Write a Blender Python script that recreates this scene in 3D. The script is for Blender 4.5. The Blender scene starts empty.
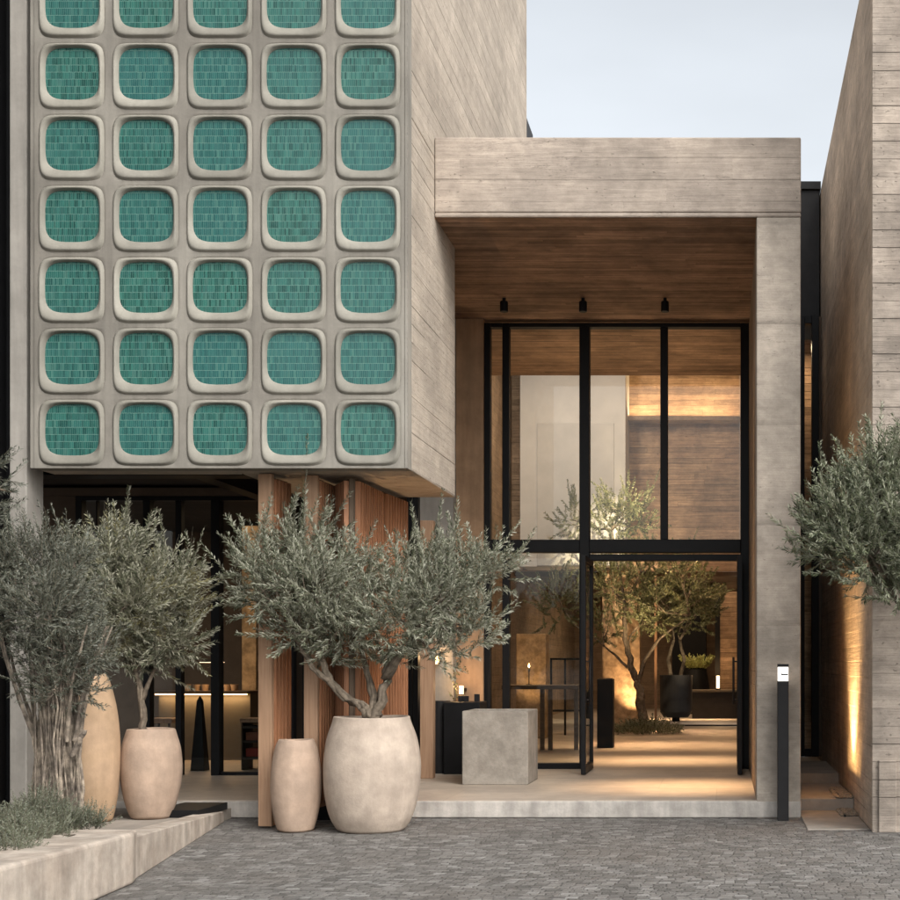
import bpy, math, random
import numpy as np
from mathutils import Vector, Matrix
R = math.radians
SC = bpy.context.scene
COL = SC.collection
RNG = np.random.default_rng(7)
random.seed(7)

# ------------------------------------------------------------------ camera, sky, sun, exposure
EYE = 1.47
cam_data = bpy.data.cameras.new('camera')
cam = bpy.data.objects.new('camera', cam_data); COL.objects.link(cam)
cam.location = (0, 0, EYE); cam.rotation_euler = (R(90), 0, 0)
cam_data.sensor_width = 36; cam_data.lens = 50.4
cam_data.shift_x = -275/900; cam_data.shift_y = 214/900
cam_data.clip_start = .1; cam_data.clip_end = 3000
SC.camera = cam

world = bpy.data.worlds.new('World'); SC.world = world; world.use_nodes = True
SUN_EL, SUN_AZ = 42, 138          # azimuth clockwise from +Y (north)
wn = world.node_tree; bg = wn.nodes['Background']
sky = wn.nodes.new('ShaderNodeTexSky'); sky.sky_type = 'NISHITA'; sky.sun_disc = False
sky.sun_elevation = R(SUN_EL); sky.sun_rotation = R(SUN_AZ)
sky.air_density = 1.0; sky.dust_density = 4.0; sky.ozone_density = 1.0
hs = wn.nodes.new('ShaderNodeHueSaturation'); hs.inputs['Saturation'].default_value = .22
tc = wn.nodes.new('ShaderNodeTexCoord'); nz = wn.nodes.new('ShaderNodeTexNoise'); nz.inputs['Scale'].default_value = 2.2; nz.inputs['Detail'].default_value = 5
mp = wn.nodes.new('ShaderNodeMapping'); mp.inputs['Scale'].default_value = (1,1,3); wn.links.new(tc.outputs['Generated'], mp.inputs[0]); wn.links.new(mp.outputs[0], nz.inputs['Vector'])
mr = wn.nodes.new('ShaderNodeMapRange'); mr.inputs[1].default_value=.35; mr.inputs[2].default_value=.65; mr.inputs[3].default_value=.94; mr.inputs[4].default_value=1.07; wn.links.new(nz.outputs[0], mr.inputs[0])
tn = wn.nodes.new('ShaderNodeVectorMath'); tn.operation='MULTIPLY'; tn.inputs[1].default_value=(.995,1.012,1.0)
tm = wn.nodes.new('ShaderNodeVectorMath'); tm.operation='SCALE'; wn.links.new(mr.outputs[0], tm.inputs['Scale'])
wn.links.new(sky.outputs[0], hs.inputs['Color']); wn.links.new(hs.outputs[0], tn.inputs[0]); wn.links.new(tn.outputs[0], tm.inputs[0]); wn.links.new(tm.outputs[0], bg.inputs[0]); bg.inputs[1].default_value = .178

sd = bpy.data.lights.new('sun', 'SUN'); sd.energy = .75; sd.angle = R(40); sd.color = (1, .93, .85)
so = bpy.data.objects.new('sun', sd); COL.objects.link(so)
dv = Vector((math.sin(R(SUN_AZ))*math.cos(R(SUN_EL)), math.cos(R(SUN_AZ))*math.cos(R(SUN_EL)), math.sin(R(SUN_EL))))
so.rotation_euler = dv.to_track_quat('Z', 'Y').to_euler(); so.location = (20, -10, 20)

SC.view_settings.view_transform = 'Standard'; SC.view_settings.look = 'None'
SC.view_settings.exposure = .70; SC.view_settings.gamma = 1; SC.view_settings.use_curve_mapping = False
SC.render.engine = 'CYCLES'
SC.cycles.use_denoising = True
SC.cycles.max_bounces = 8; SC.cycles.transparent_max_bounces = 12
SC.cycles.sample_clamp_indirect = 4

# ------------------------------------------------------------------ helpers
def X(px, Y): return (px-725)*Y/1260
def Z(py, Y): return EYE-(py-664)*Y/1260

class MB:
    """collects geometry of one part"""
    def __init__(s): s.v = []; s.f = []
    def add(s, vs, fs):
        o = len(s.v); s.v += [tuple(p) for p in vs]; s.f += [tuple(i+o for i in q) for q in fs]; return s
    def box(s, x0, x1, y0, y1, z0, z1):
        return s.add([(x0,y0,z0),(x1,y0,z0),(x1,y1,z0),(x0,y1,z0),(x0,y0,z1),(x1,y0,z1),(x1,y1,z1),(x0,y1,z1)],
                     [(3,2,1,0),(4,5,6,7),(0,1,5,4),(1,2,6,5),(2,3,7,6),(3,0,4,7)])
    def prism(s, poly, z0, z1):
        """poly: xy ccw; z0/z1 numbers or lists per vertex"""
        n = len(poly)
        a = z0 if hasattr(z0, '__len__') else [z0]*n
        b = z1 if hasattr(z1, '__len__') else [z1]*n
        vs = [(p[0],p[1],a[i]) for i,p in enumerate(poly)]+[(p[0],p[1],b[i]) for i,p in enumerate(poly)]
        return s.add(vs, [tuple(reversed(range(n))), tuple(range(n,2*n))]+[(i,(i+1)%n,n+(i+1)%n,n+i) for i in range(n)])
    def lathe(s, prof, c=(0,0,0), n=48):
        """prof: list of (r,z) from bottom outside on; r=0 closes"""
        vs = []; fs = []
        for r, z in prof:
            for k in range(n):
                a = 2*math.pi*k/n; vs.append((c[0]+r*math.cos(a), c[1]+r*math.sin(a), c[2]+z))
        for i in range(len(prof)-1):
            for k in range(n):
                k2 = (k+1)%n; fs.append((i*n+k, i*n+k2, (i+1)*n+k2, (i+1)*n+k))
        fs.append(tuple(reversed(range(n))))
        m = (len(prof)-1)*n; fs.append(tuple(range(m, m+n)))
        return s.add(vs, fs)
    def tube(s, pts, rad, n=8, wob=0.0):
        pts = [Vector(p) for p in pts]; vs = []; fs = []
        up = Vector((.3,.2,.93)).normalized()
        for i, p in enumerate(pts):
            t = (pts[min(i+1,len(pts)-1)]-pts[max(i-1,0)]).normalized()
            a = t.cross(Vector((1,0,0)) if abs(t.x)<.8 else Vector((0,1,0))).normalized(); b = t.cross(a)
            r = rad[i] if hasattr(rad,'__len__') else rad
            for k in range(n):
                q = 2*math.pi*k/n; rr = r*(1+wob*(random.random()-.5)*2)
                vs.append(p+a*math.cos(q)*rr+b*math.sin(q)*rr)
        for i in range(len(pts)-1):
            for k in range(n):
                k2=(k+1)%n; fs.append((i*n+k,i*n+k2,(i+1)*n+k2,(i+1)*n+k))
        fs.append(tuple(reversed(range(n)))); m=(len(pts)-1)*n; fs.append(tuple(range(m,m+n)))
        return s.add(vs, fs)
    def build(s, name, mat, parent=None, smooth=False, bevel=0, seg=2, sub=0):
        me = bpy.data.meshes.new(name); me.from_pydata(s.v, [], s.f); me.validate(); me.update()
        o = bpy.data.objects.new(name, me); COL.objects.link(o); me.materials.append(mat)
        if smooth: me.polygons.foreach_set('use_smooth', [True]*len(me.polygons))
        if bevel:
            m = o.modifiers.new('bevel','BEVEL'); m.width = bevel; m.segments = seg; m.limit_method='ANGLE'; m.angle_limit=R(40)
        if sub:
            m = o.modifiers.new('sub','SUBSURF'); m.levels = sub; m.render_levels = sub
        if parent: put(o, parent)
        return o

def put(o, parent):
    o.parent = parent
    # roots carry only a translation
    def wl(p):
        v = Vector(p.location)
        while p.parent: p = p.parent; v += Vector(p.location)
        return v
    o.location = Vector(o.location) - (wl(parent)) if parent.type == 'EMPTY' else o.location
    return o

def tag(o, label=None, cat=None, group=None, kind=None):
    if label: o['label'] = label
    if cat: o['category'] = cat
    if group: o['group'] = group
    if kind: o['kind'] = kind
    return o
def thing(name, loc, label, cat, group=None):
    o = bpy.data.objects.new(name, None); COL.objects.link(o); o.location = loc; o.empty_display_size = .2
    return tag(o, label, cat, group)
def lamp(name, kind, loc, power, color, parent=None, target=None, **kw):
    d = bpy.data.lights.new(name, kind); d.energy = power; d.color = color
    for k, v in kw.items(): setattr(d, k, v)
    o = bpy.data.objects.new(name, d); COL.objects.link(o); o.location = loc
    if target is not None:
        o.rotation_euler = (Vector(target)-Vector(loc)).to_track_quat('-Z','Y').to_euler()
    if parent: put(o, parent)
    return o
WARM = (1, .62, .30); WARM2 = (1, .72, .45)

# ------------------------------------------------------------------ materials
class NT:
    def __init__(s, name):
        s.m = bpy.data.materials.new(name); s.m.use_nodes = True; s.t = s.m.node_tree
        s.b = s.t.nodes['Principled BSDF']; s.out = s.t.nodes['Material Output']
    def n(s, typ, **kw):
        o = s.t.nodes.new('ShaderNode'+typ)
        for k, v in kw.items(): setattr(o, k, v)
        return o
    def set(s, sock, v):
        if hasattr(v, 'is_output'): s.t.links.new(v, sock)
        else: sock.default_value = v
    def math(s, op, a, b=0.0, c=None, clamp=False):
        o = s.n('Math', operation=op, use_clamp=clamp); s.set(o.inputs[0], a); s.set(o.inputs[1], b)
        if c is not None: s.set(o.inputs[2], c)
        return o.outputs[0]
    def pos(s): 
        g = s.n('NewGeometry'); x = s.n('SeparateXYZ'); s.t.links.new(g.outputs['Position'], x.inputs[0])
        s.g = g; return x.outputs[0], x.outputs[1], x.outputs[2]
    def vec(s, x, y, z):
        o = s.n('CombineXYZ'); s.set(o.inputs[0],x); s.set(o.inputs[1],y); s.set(o.inputs[2],z); return o.outputs[0]
    def noise(s, v, scale, detail=4, rough=.6, dist=0):
        o = s.n('TexNoise'); s.t.links.new(v, o.inputs['Vector']); o.inputs['Scale'].default_value = scale
        o.inputs['Detail'].default_value = detail; o.inputs['Roughness'].default_value = rough; o.inputs['Distortion'].default_value = dist
        return o.outputs[0]
    def wnoise(s, v):
        o = s.n('TexWhiteNoise', noise_dimensions='3D'); s.t.links.new(v, o.inputs['Vector']); return o.outputs[0]
    def ramp(s, f, lo, hi, a=0., b=1.):
        o = s.n('MapRange', interpolation_type='SMOOTHSTEP'); s.set(o.inputs[0], f); o.inputs[1].default_value=lo; o.inputs[2].default_value=hi
        o.inputs[3].default_value=a; o.inputs[4].default_value=b; return o.outputs[0]
    def mix(s, f, a, b, blend='MIX'):
        o = s.n('Mix', data_type='RGBA', blend_type=blend); s.set(o.inputs[0], f)
        s.set(o.inputs[6], (*a,1) if isinstance(a,tuple) and len(a)==3 else a); s.set(o.inputs[7], (*b,1) if isinstance(b,tuple) and len(b)==3 else b)
        return o.outputs[2]
    def scale(s, col, f):
        o = s.n('VectorMath', operation='SCALE'); s.set(o.inputs[0], col if hasattr(col,'is_output') else col); s.set(o.inputs['Scale'], f); return o.outputs[0]
    def bump(s, h, strength=.5, dist=.01):
        o = s.n('Bump'); s.set(o.inputs['Height'], h); o.inputs['Strength'].default_value = strength; o.inputs['Distance'].default_value = dist
        s.t.links.new(o.outputs[0], s.b.inputs['Normal']); return o
    def fin(s, col, rough=.8, spec=.3):
        s.set(s.b.inputs['Base Color'], (*col,1) if isinstance(col,tuple) and len(col)==3 else col)
        s.set(s.b.inputs['Roughness'], rough); s.b.inputs['Specular IOR Level'].default_value = spec
        return s.m

def board_concrete(name, col, col2, board=.17, axis='z', tonevar=.35, grain=.35, groove=.5, stain=.35, bump=.6, pock=.3, joint=.7):
    s = NT(name); x, y, z = s.pos()
    if axis == 'z': a, l = z, s.math('ADD', x, y)
    elif axis == 'y': a, l = y, x
    elif axis == 'x': a, l = x, y
    wv = s.noise(s.vec(s.math('MULTIPLY', l, .4), 0, s.math('MULTIPLY', a, 2)), 1, 2)
    b = s.math('ADD', s.math('DIVIDE', a, board), s.math('MULTIPLY', wv, .12))
    idb = s.math('FLOOR', b); fr = s.math('FRACT', b)
    wn1 = s.wnoise(s.vec(idb, 3.3, 1.7))
    lj = s.math('ADD', s.math('DIVIDE', l, 2.6), s.math('MULTIPLY', wn1, 9))
    jid = s.math('FLOOR', lj); jf = s.math('FRACT', lj)
    wn2 = s.wnoise(s.vec(idb, jid, 5.1))
    gl = s.math('ADD', s.math('MULTIPLY', l, 1.3), s.math('MULTIPLY', wn2, 30))
    g1 = s.noise(s.vec(gl, s.math('MULTIPLY', a, 34), 0), 1.0, 6, .65, .6)
    g2 = s.noise(s.vec(s.math('MULTIPLY', gl, 3), s.math('MULTIPLY', a, 90), 0), 1.0, 3, .6)
    st = s.noise(s.vec(x, y, z), .9, 6, .62)
    streak = s.noise(s.vec(s.math('MULTIPLY', x, 3.5), s.math('MULTIPLY', y, 3.5), s.math('MULTIPLY', z, .45)), 1.0, 5, .6)
    fine = s.noise(s.vec(x, y, z), 55, 5, .7)
    pk = s.noise(s.vec(x, y, s.math('MULTIPLY', z, 1.8)), 17, 4, .7)
    pits = s.ramp(pk, .62, .70)
    gr = s.math('MULTIPLY', s.ramp(fr, .0, .07, 1, 0), s.ramp(s.wnoise(s.vec(idb, jid, 9.)), .2, .7, .25, 1))
    gj = s.ramp(jf, 0, .006, joint, 0)
    gmx = s.math('MAXIMUM', gr, gj)
    f = s.math('ADD', 1-tonevar/2, s.math('MULTIPLY', wn2, tonevar))
    f = s.math('MULTIPLY', f, s.math('ADD', 1-grain/2, s.math('MULTIPLY', s.ramp(g1,.25,.75), grain)))
    f = s.math('MULTIPLY', f, s.math('ADD', 1-stain/2, s.math('MULTIPLY', s.ramp(st,.3,.7), stain)))
    mott = s.noise(s.vec(x, y, s.math('MULTIPLY', z, 1.6)), 5.5, 7, .68, .4)
    f = s.math('MULTIPLY', f, s.math('ADD', 1-stain*.3, s.math('MULTIPLY', s.ramp(mott,.32,.68), stain*.6)))
    f = s.math('MULTIPLY', f, s.math('ADD', 1-stain/8, s.math('MULTIPLY', s.ramp(streak,.3,.7), stain*.25)))
    crk = s.noise(s.vec(s.math('MULTIPLY', l, .9), s.math('MULTIPLY', a, 9), 3.), 1.0, 6, .7, .8)
    ck = s.math('MULTIPLY', s.ramp(s.math('ABSOLUTE', s.math('SUBTRACT', crk, .5)), .0, .012, 1, 0), s.ramp(st, .5, .6))
    f = s.math('MULTIPLY', f, s.math('SUBTRACT', 1, s.math('MULTIPLY', ck, .35)))
    f = s.math('MULTIPLY', f, s.math('ADD', .9, s.math('MULTIPLY', fine, .2)))
    f = s.math('MULTIPLY', f, s.math('SUBTRACT', 1, s.math('MULTIPLY', gmx, groove*.6)))
    f = s.math('MULTIPLY', f, s.math('SUBTRACT', 1, s.math('MULTIPLY', pits, pock*.5)))
    c = s.mix(s.ramp(s.noise(s.vec(x,y,z), 1.7, 5, .6), .35, .65), col, col2)
    h = s.math('ADD', s.math('MULTIPLY', g1, .5), s.math('MULTIPLY', g2, .25))
    h = s.math('ADD', h, s.math('MULTIPLY', fine, .2))
    h = s.math('SUBTRACT', h, s.math('MULTIPLY', gmx, groove*1.6))
    h = s.math('SUBTRACT', h, s.math('MULTIPLY', pits, pock))
    h = s.math('ADD', h, s.math('MULTIPLY', wn2, .35))
    s.bump(h, bump, .012)
    return s.fin(s.scale(c, f), .88, .25)

def plain(name, col, var=.25, scale=3, rough=.85, bump=.3, fine=40, col2=None, spec=.3, metal=0, streak=0):
    s = NT(name); x,y,z = s.pos(); p = s.vec(x,y,z)
    a = s.noise(p, scale, 6, .62); b = s.noise(p, fine, 4, .65)
    f = s.math('ADD', 1-var/2, s.math('MULTIPLY', s.ramp(a,.3,.7), var))
    f = s.math('MULTIPLY', f, s.math('ADD', 1-var/4, s.math('MULTIPLY', b, var/2)))
    if streak:
        k = s.noise(s.vec(s.math('MULTIPLY',x,9), s.math('MULTIPLY',y,9), s.math('MULTIPLY',z,.8)), 1, 5, .6)
        f = s.math('MULTIPLY', f, s.math('ADD', 1-streak/2, s.math('MULTIPLY', s.ramp(k,.3,.7), streak)))
    c = s.mix(s.ramp(s.noise(p, scale*.6, 5, .6), .35, .65), col, col2 or col)
    s.bump(s.math('ADD', s.math('MULTIPLY', a, .5), s.math('MULTIPLY', b, .4)), bump, .008)
    s.b.inputs['Metallic'].default_value = metal
    return s.fin(s.scale(c, f), rough, spec)

def emit(name, col, strength):
    s = NT(name); s.b.inputs['Base Color'].default_value = (*col,1)
    s.b.inputs['Emission Color'].default_value = (*col,1); s.b.inputs['Emission Strength'].default_value = strength
    return s.m

def wood_mat(name, col, col2, axis='z', scale=1.0, rough=.55, spec=.3):
    s = NT(name); x,y,z = s.pos()
    if axis=='z': p = s.vec(s.math('MULTIPLY',x,38*scale), s.math('MULTIPLY',y,38*scale), s.math('MULTIPLY',z,1.6))
    else: p = s.vec(s.math('MULTIPLY',x,1.6), s.math('MULTIPLY',y,30*scale), s.math('MULTIPLY',z,30*scale))
    g = s.noise(p, 1, 6, .6, 1.2); t = s.noise(s.vec(x,y,z), 1.2, 3)
    c = s.mix(s.ramp(g,.3,.7), col, col2)
    s.bump(g, .25, .004)
    return s.fin(s.scale(c, s.math('ADD', .75, s.math('MULTIPLY', t, .5))), rough, spec)

def glass_mat(name, tint=(.93,.95,.94), base=.022):
    s = NT(name); s.t.nodes.remove(s.b)
    tr = s.n('BsdfTransparent'); tr.inputs[0].default_value = (*tint,1)
    gl = s.n('BsdfGlossy'); gl.inputs['Roughness'].default_value = .0; gl.inputs[0].default_value=(1,1,1,1)
    lw = s.n('LayerWeight'); lw.inputs[0].default_value = .5
    f = s.math('ADD', base, s.math('MULTIPLY', s.math('POWER', lw.outputs['Facing'], 5), .5), clamp=True)
    mx = s.n('MixShader'); s.t.links.new(f, mx.inputs[0]); s.t.links.new(tr.outputs[0], mx.inputs[1]); s.t.links.new(gl.outputs[0], mx.inputs[2])
    s.t.links.new(mx.outputs[0], s.out.inputs[0]); return s.m

def leaf_mat(name, dark, light, under, yellow=None):
    s = NT(name); x,y,z = s.pos(); g = s.g
    r = g.outputs['Random Per Island']
    n = s.ramp(s.noise(s.vec(x,y,z), 4.5, 3), .3, .7)
    c = s.mix(s.ramp(s.math('ADD', s.math('MULTIPLY', r, .6), s.math('MULTIPLY', n, .45)), .12, 1.0), dark, light)
    if yellow: c = s.mix(s.math('MULTIPLY', s.ramp(s.noise(s.vec(x,y,z), 2.1, 2), .52, .66), .7), c, yellow)
    c = s.mix(g.outputs['Backfacing'], c, under)
    s.b.inputs['Subsurface Weight'].default_value = 0
    m = s.fin(c, .5, .4)
    tl = s.n('BsdfTranslucent'); s.t.links.new(c, tl.inputs[0])
    mx = s.n('MixShader'); mx.inputs[0].default_value = .22
    s.t.links.new(s.b.outputs[0], mx.inputs[1]); s.t.links.new(tl.outputs[0], mx.inputs[2]); s.t.links.new(mx.outputs[0], s.out.inputs[0])
    return m

M = {}
M['tower_side'] = board_concrete('tower board concrete', (.43,.368,.305), (.37,.318,.265), .16, 'z', .14, .20, .38, .30, .8, .5, .3)
M['portal'] = board_concrete('portal board concrete', (.378,.316,.264), (.30,.252,.213), .21, 'z', .14, .24, .36, .38, .8, .6, .0)
M['pillar'] = board_concrete('pillar concrete', (.405,.348,.292), (.33,.285,.24), .95, 'z', .08, .06, .4, .42, .6, .5, .0)
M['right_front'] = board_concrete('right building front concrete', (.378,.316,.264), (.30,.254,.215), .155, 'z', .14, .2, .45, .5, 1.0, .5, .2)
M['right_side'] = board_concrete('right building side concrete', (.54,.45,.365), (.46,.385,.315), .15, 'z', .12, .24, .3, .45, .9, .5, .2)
M['soffit'] = board_concrete('brown board soffit', (.285,.182,.122), (.20,.128,.086), .062, 'y', .5, .75, .55, .4, 1.0, .2, .3)
M['brown_wall'] = board_concrete('brown board wall', (.36,.262,.185), (.29,.212,.152), .14, 'z', .16, .3, .4, .4, .7, .4, .3)
M['facade'] = plain('cast facade concrete', (.252,.233,.203), .34, 1.3, .85, .35, 45, (.208,.19,.165), streak=.22)
M['rim'] = plain('cast rim concrete', (.275,.258,.222), .24, 2.5, .75, .25, 60, (.235,.22,.187), streak=.12)
M['grey_plaster'] = plain('grey plaster', (.33,.305,.275), .25, 2, .85, .3, 30, (.28,.26,.235), streak=.2)
M['pale_reflection'] = plain('pale reflection', (.60,.59,.58), .12, 1.5, .85, .15, 30)  # colour of the block that imitates a reflection in the glass
M['white_wall'] = plain('weathered cream plaster', (.43,.37,.315), .36, 5, .9, .7, 42, (.35,.29,.24), streak=.3)
M['terracotta'] = plain('sandy terracotta', (.43,.31,.232), .28, 5, .85, .6, 55, (.37,.272,.208), streak=.18)
M['terracotta_tall'] = plain('ochre terracotta', (.44,.30,.195), .26, 4, .85, .45, 55, (.39,.265,.165), streak=.18)
M['stone_pot'] = plain('pale stone pot', (.445,.365,.30), .24, 6, .85, .8, 45, (.385,.312,.255), streak=.18)
M['cube_concrete'] = plain('cube concrete', (.32,.285,.245), .4, 5, .85, .7, 40, (.28,.25,.215))
M['black'] = plain('black steel', (.008,.008,.009), .3, 6, .5, .05, 60, spec=.22)
M['char'] = plain('charcoal metal', (.018,.017,.018), .3, 6, .55, .05, 60, spec=.25)
M['dark'] = plain('dark interior paint', (.05,.042,.036), .3, 3, .8, .1)
M['dark_brown'] = plain('dark brown plaster', (.12,.085,.06), .35, 2, .8, .3, 30)
M['bar_front'] = plain('bar front plaster', (.15,.125,.095), .2, 2, .8, .2, 30)
M['tan_stone'] = board_concrete('tan stone wall', (.42,.29,.19), (.33,.22,.145), .11, 'z', .45, .6, .6, .5, 1.0, .7)
M['rough_stone'] = plain('rough stone', (.42,.30,.19), .6, 9, .9, 1.0, 24, (.30,.21,.13))
M['floor'] = board_concrete('travertine floor', (.46,.385,.315), (.41,.34,.28), 1.2, 'y', .08, .16, .35, .22, .12, .1)
M['floor'].node_tree.nodes['Principled BSDF'].inputs['Roughness'].default_value = .5
M['kerb'] = plain('kerb concrete', (.435,.40,.365), .35, 5, .85, .8, 45, (.365,.335,.305), streak=.3)
M['slat'] = wood_mat('slat wood', (.40,.185,.095), (.25,.11,.055))
M['post_wood'] = wood_mat('pale post wood', (.40,.25,.16), (.30,.18,.11))
M['table_wood'] = wood_mat('table wood', (.10,.07,.045), (.06,.04,.028), 'x')
M['bark'] = plain('olive bark', (.20,.16,.12), .7, 14, .95, 1.0, 60, (.12,.095,.072), streak=.5)
M['bark2'] = plain('old stringy bark', (.25,.205,.16), .9, 16, .95, 1.0, 70, (.12,.098,.08), streak=.9)
M['soil'] = plain('dry soil', (.10,.075,.055), .6, 12, .95, 1.0, 50)
M['glass'] = glass_mat('clear glass')
M['leaf'] = leaf_mat('olive leaves', (.060,.072,.042), (.235,.245,.165), (.34,.34,.265))
M['leaf_grey'] = leaf_mat('grey olive leaves', (.045,.053,.036), (.112,.118,.088), (.18,.185,.15))
M['leaf_warm'] = leaf_mat('olive leaves with yellow tips', (.062,.074,.044), (.24,.24,.155), (.34,.33,.25), (.30,.26,.12))
M['leaf_right'] = leaf_mat('green olive leaves', (.055,.071,.038), (.195,.215,.125), (.28,.29,.21))
M['leaf_in'] = leaf_mat('indoor olive leaves', (.06,.075,.03), (.15,.16,.07), (.2,.2,.11))
M['leaf_herb'] = leaf_mat('santolina leaves', (.08,.095,.055), (.17,.18,.12), (.2,.21,.16))
M['twig'] = plain('twig bark', (.17,.15,.11), .3, 8, .9, .2)

def rim_mat():
    m = M['rim']; t = m.node_tree; b = t.nodes['Principled BSDF']; l = b.inputs['Base Color'].links[0].from_socket
    oi = t.nodes.new('ShaderNodeObjectInfo'); mr = t.nodes.new('ShaderNodeMapRange'); mr.inputs[3].default_value = .86; mr.inputs[4].default_value = 1.12
    t.links.new(oi.outputs['Random'], mr.inputs[0]); v = t.nodes.new('ShaderNodeVectorMath'); v.operation = 'SCALE'
    t.links.new(l, v.inputs[0]); t.links.new(mr.outputs[0], v.inputs['Scale']); t.links.new(v.outputs[0], b.inputs['Base Color'])
rim_mat()
PXE, PZE = 74*10.98/1260, 71.3*10.98/1260; CXE, CZE = X(72.3,10.98)-.008-PXE/2, Z(432.5,10.98)-PZE/2
def tile_mat():
    s = NT('teal tiles'); x,y,z = s.pos()
    u = s.math('DIVIDE', x, .0172); w = s.math('DIVIDE', z, .062)
    row = s.math('FLOOR', w)
    u = s.math('ADD', u, s.math('MULTIPLY', s.wnoise(s.vec(row, 1.5, .2)), 3))
    cu = s.math('FLOOR', u); fu = s.math('FRACT', u); fw = s.math('FRACT', w)
    r1 = s.wnoise(s.vec(cu, row, 2.)); r2 = s.wnoise(s.vec(cu, row, 8.))
    big = s.noise(s.vec(x,y,z), 6, 3)
    cell = s.wnoise(s.vec(s.math('FLOOR', s.math('DIVIDE', s.math('SUBTRACT', x, CXE), PXE)), s.math('FLOOR', s.math('DIVIDE', s.math('SUBTRACT', z, CZE), PZE)), 4.))
    c = s.mix(r1, (.009,.052,.043), (.034,.145,.118))
    c = s.mix(s.math('MULTIPLY', cell, .55), c, (.022,.105,.112))
    c = s.mix(s.math('MULTIPLY', s.ramp(r2,.75,1.0), .6), c, (.07,.18,.15))
    c = s.mix(s.math('MULTIPLY', s.ramp(big,.45,.65), .45), c, (.03,.11,.105))
    gu = s.math('MAXIMUM', s.ramp(fu, .06, .16, .8, 0), s.ramp(fw, .03, .08, 1, 0))
    c = s.mix(s.math('MULTIPLY', gu, .9), c, (.17,.30,.255))
    h = s.math('SUBTRACT', s.math('MULTIPLY', r2, .3), s.math('MULTIPLY', gu, .6))
    s.bump(h, .35, .004)
    return s.fin(c, s.math('ADD', .14, s.math('MULTIPLY', r2, .2)), .33)
M['tile'] = tile_mat()

def ground_mat():
    s = NT('small grey setts'); x,y,z = s.pos()
    p = s.vec(x, y, 0)
    wob = s.n('TexNoise'); s.t.links.new(p, wob.inputs['Vector']); wob.inputs['Scale'].default_value = 2.2; wob.inputs['Detail'].default_value = 3
    wx = s.n('SeparateXYZ'); s.t.links.new(wob.outputs['Color'], wx.inputs[0])
    jit = s.noise(p, 24, 2)
    yy = s.math('ADD', s.math('ADD', y, s.math('MULTIPLY', wx.outputs[0], .22)), s.math('MULTIPLY', jit, .03))
    xx = s.math('ADD', s.math('ADD', x, s.math('MULTIPLY', wx.outputs[1], .16)), s.math('MULTIPLY', jit, .03))
    rv = s.math('DIVIDE', yy, .060); row = s.math('FLOOR', rv); fv = s.math('FRACT', rv)
    uu = s.math('ADD', s.math('DIVIDE', xx, .088), s.math('MULTIPLY', s.wnoise(s.vec(row, 2.2, .7)), 7)); cu = s.math('FLOOR', uu); fu = s.math('FRACT', uu)
    r1 = s.wnoise(s.vec(cu, row, 1.)); r2 = s.wnoise(s.vec(cu, row, 6.))
    n1 = s.noise(p, .7, 6, .65); n2 = s.noise(p, 5, 6, .7, .5); n3 = s.noise(p, 60, 5, .75)
    c = s.mix(r1, (.118,.110,.103), (.225,.213,.200))
    c = s.mix(s.math('MULTIPLY', s.ramp(r2,.72,1.), .55), c, (.36,.35,.335))
    c = s.mix(s.math('MULTIPLY', s.ramp(n1,.45,.68), .5), c, (.175,.155,.138))
    edge = s.math('MINIMUM', s.math('MINIMUM', fu, s.math('SUBTRACT', 1, fu)), s.math('MINIMUM', fv, s.math('SUBTRACT', 1, fv)))
    e = s.ramp(edge, .02, .12)
    f = s.math('ADD', .78, s.math('MULTIPLY', s.ramp(n2,.3,.7), .34))
    f = s.math('MULTIPLY', f, s.math('ADD', .62, s.math('MULTIPLY', n3, .76)))
    f = s.math('MULTIPLY', f, s.math('ADD', .76, s.math('MULTIPLY', e, .24)))
    h = s.math('ADD', s.math('MULTIPLY', e, .5), s.math('MULTIPLY', n3, .5)); h = s.math('ADD', h, s.math('MULTIPLY', r2, .5))
    s.bump(h, .9, .014)
    return s.fin(s.scale(c, f), .72, .3)
M['ground'] = ground_mat()
M['paving'] = plain('pale paving', (.30,.265,.23), .3, 3, .8, .3, 40)
M['gravel'] = plain('gravel', (.25,.2,.15), .8, 40, .9, 1., 90)

# ------------------------------------------------------------------ ground and floors
tag(MB().box(-500,500,-300,900,-.3,0).build('ground', M['ground']), kind='structure')
FZ = .17
pl = MB()
pl.box(-8.2,.724,12.0,13.2,.004,FZ-.006)
tag(pl.build('kerb', M['kerb'], bevel=.012), kind='structure')
fl = MB().box(-9.6,.30,12.012,16.0,.006,FZ).box(-9.6,1.6,16.0,37,.006,FZ)
tag(fl.build('floor', M['floor']), kind='structure')
al = MB().box(.728,1.284,11.15,12.55,-.1,.012).box(.728,1.284,12.55,14.2,-.1,.13).box(.728,1.284,14.2,16.0,-.1,.24)
tag(al.build('path', M['paving'], bevel=.008), kind='structure')
te = MB().prism([(-9.5,6.0),(-4.62,6.0),(-4.62,8.6),(-4.70,11.7),(-4.70,11.99),(-9.5,11.99)], -.05, .10)
tag(te.build('pavement', M['paving']), kind='structure')

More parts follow.
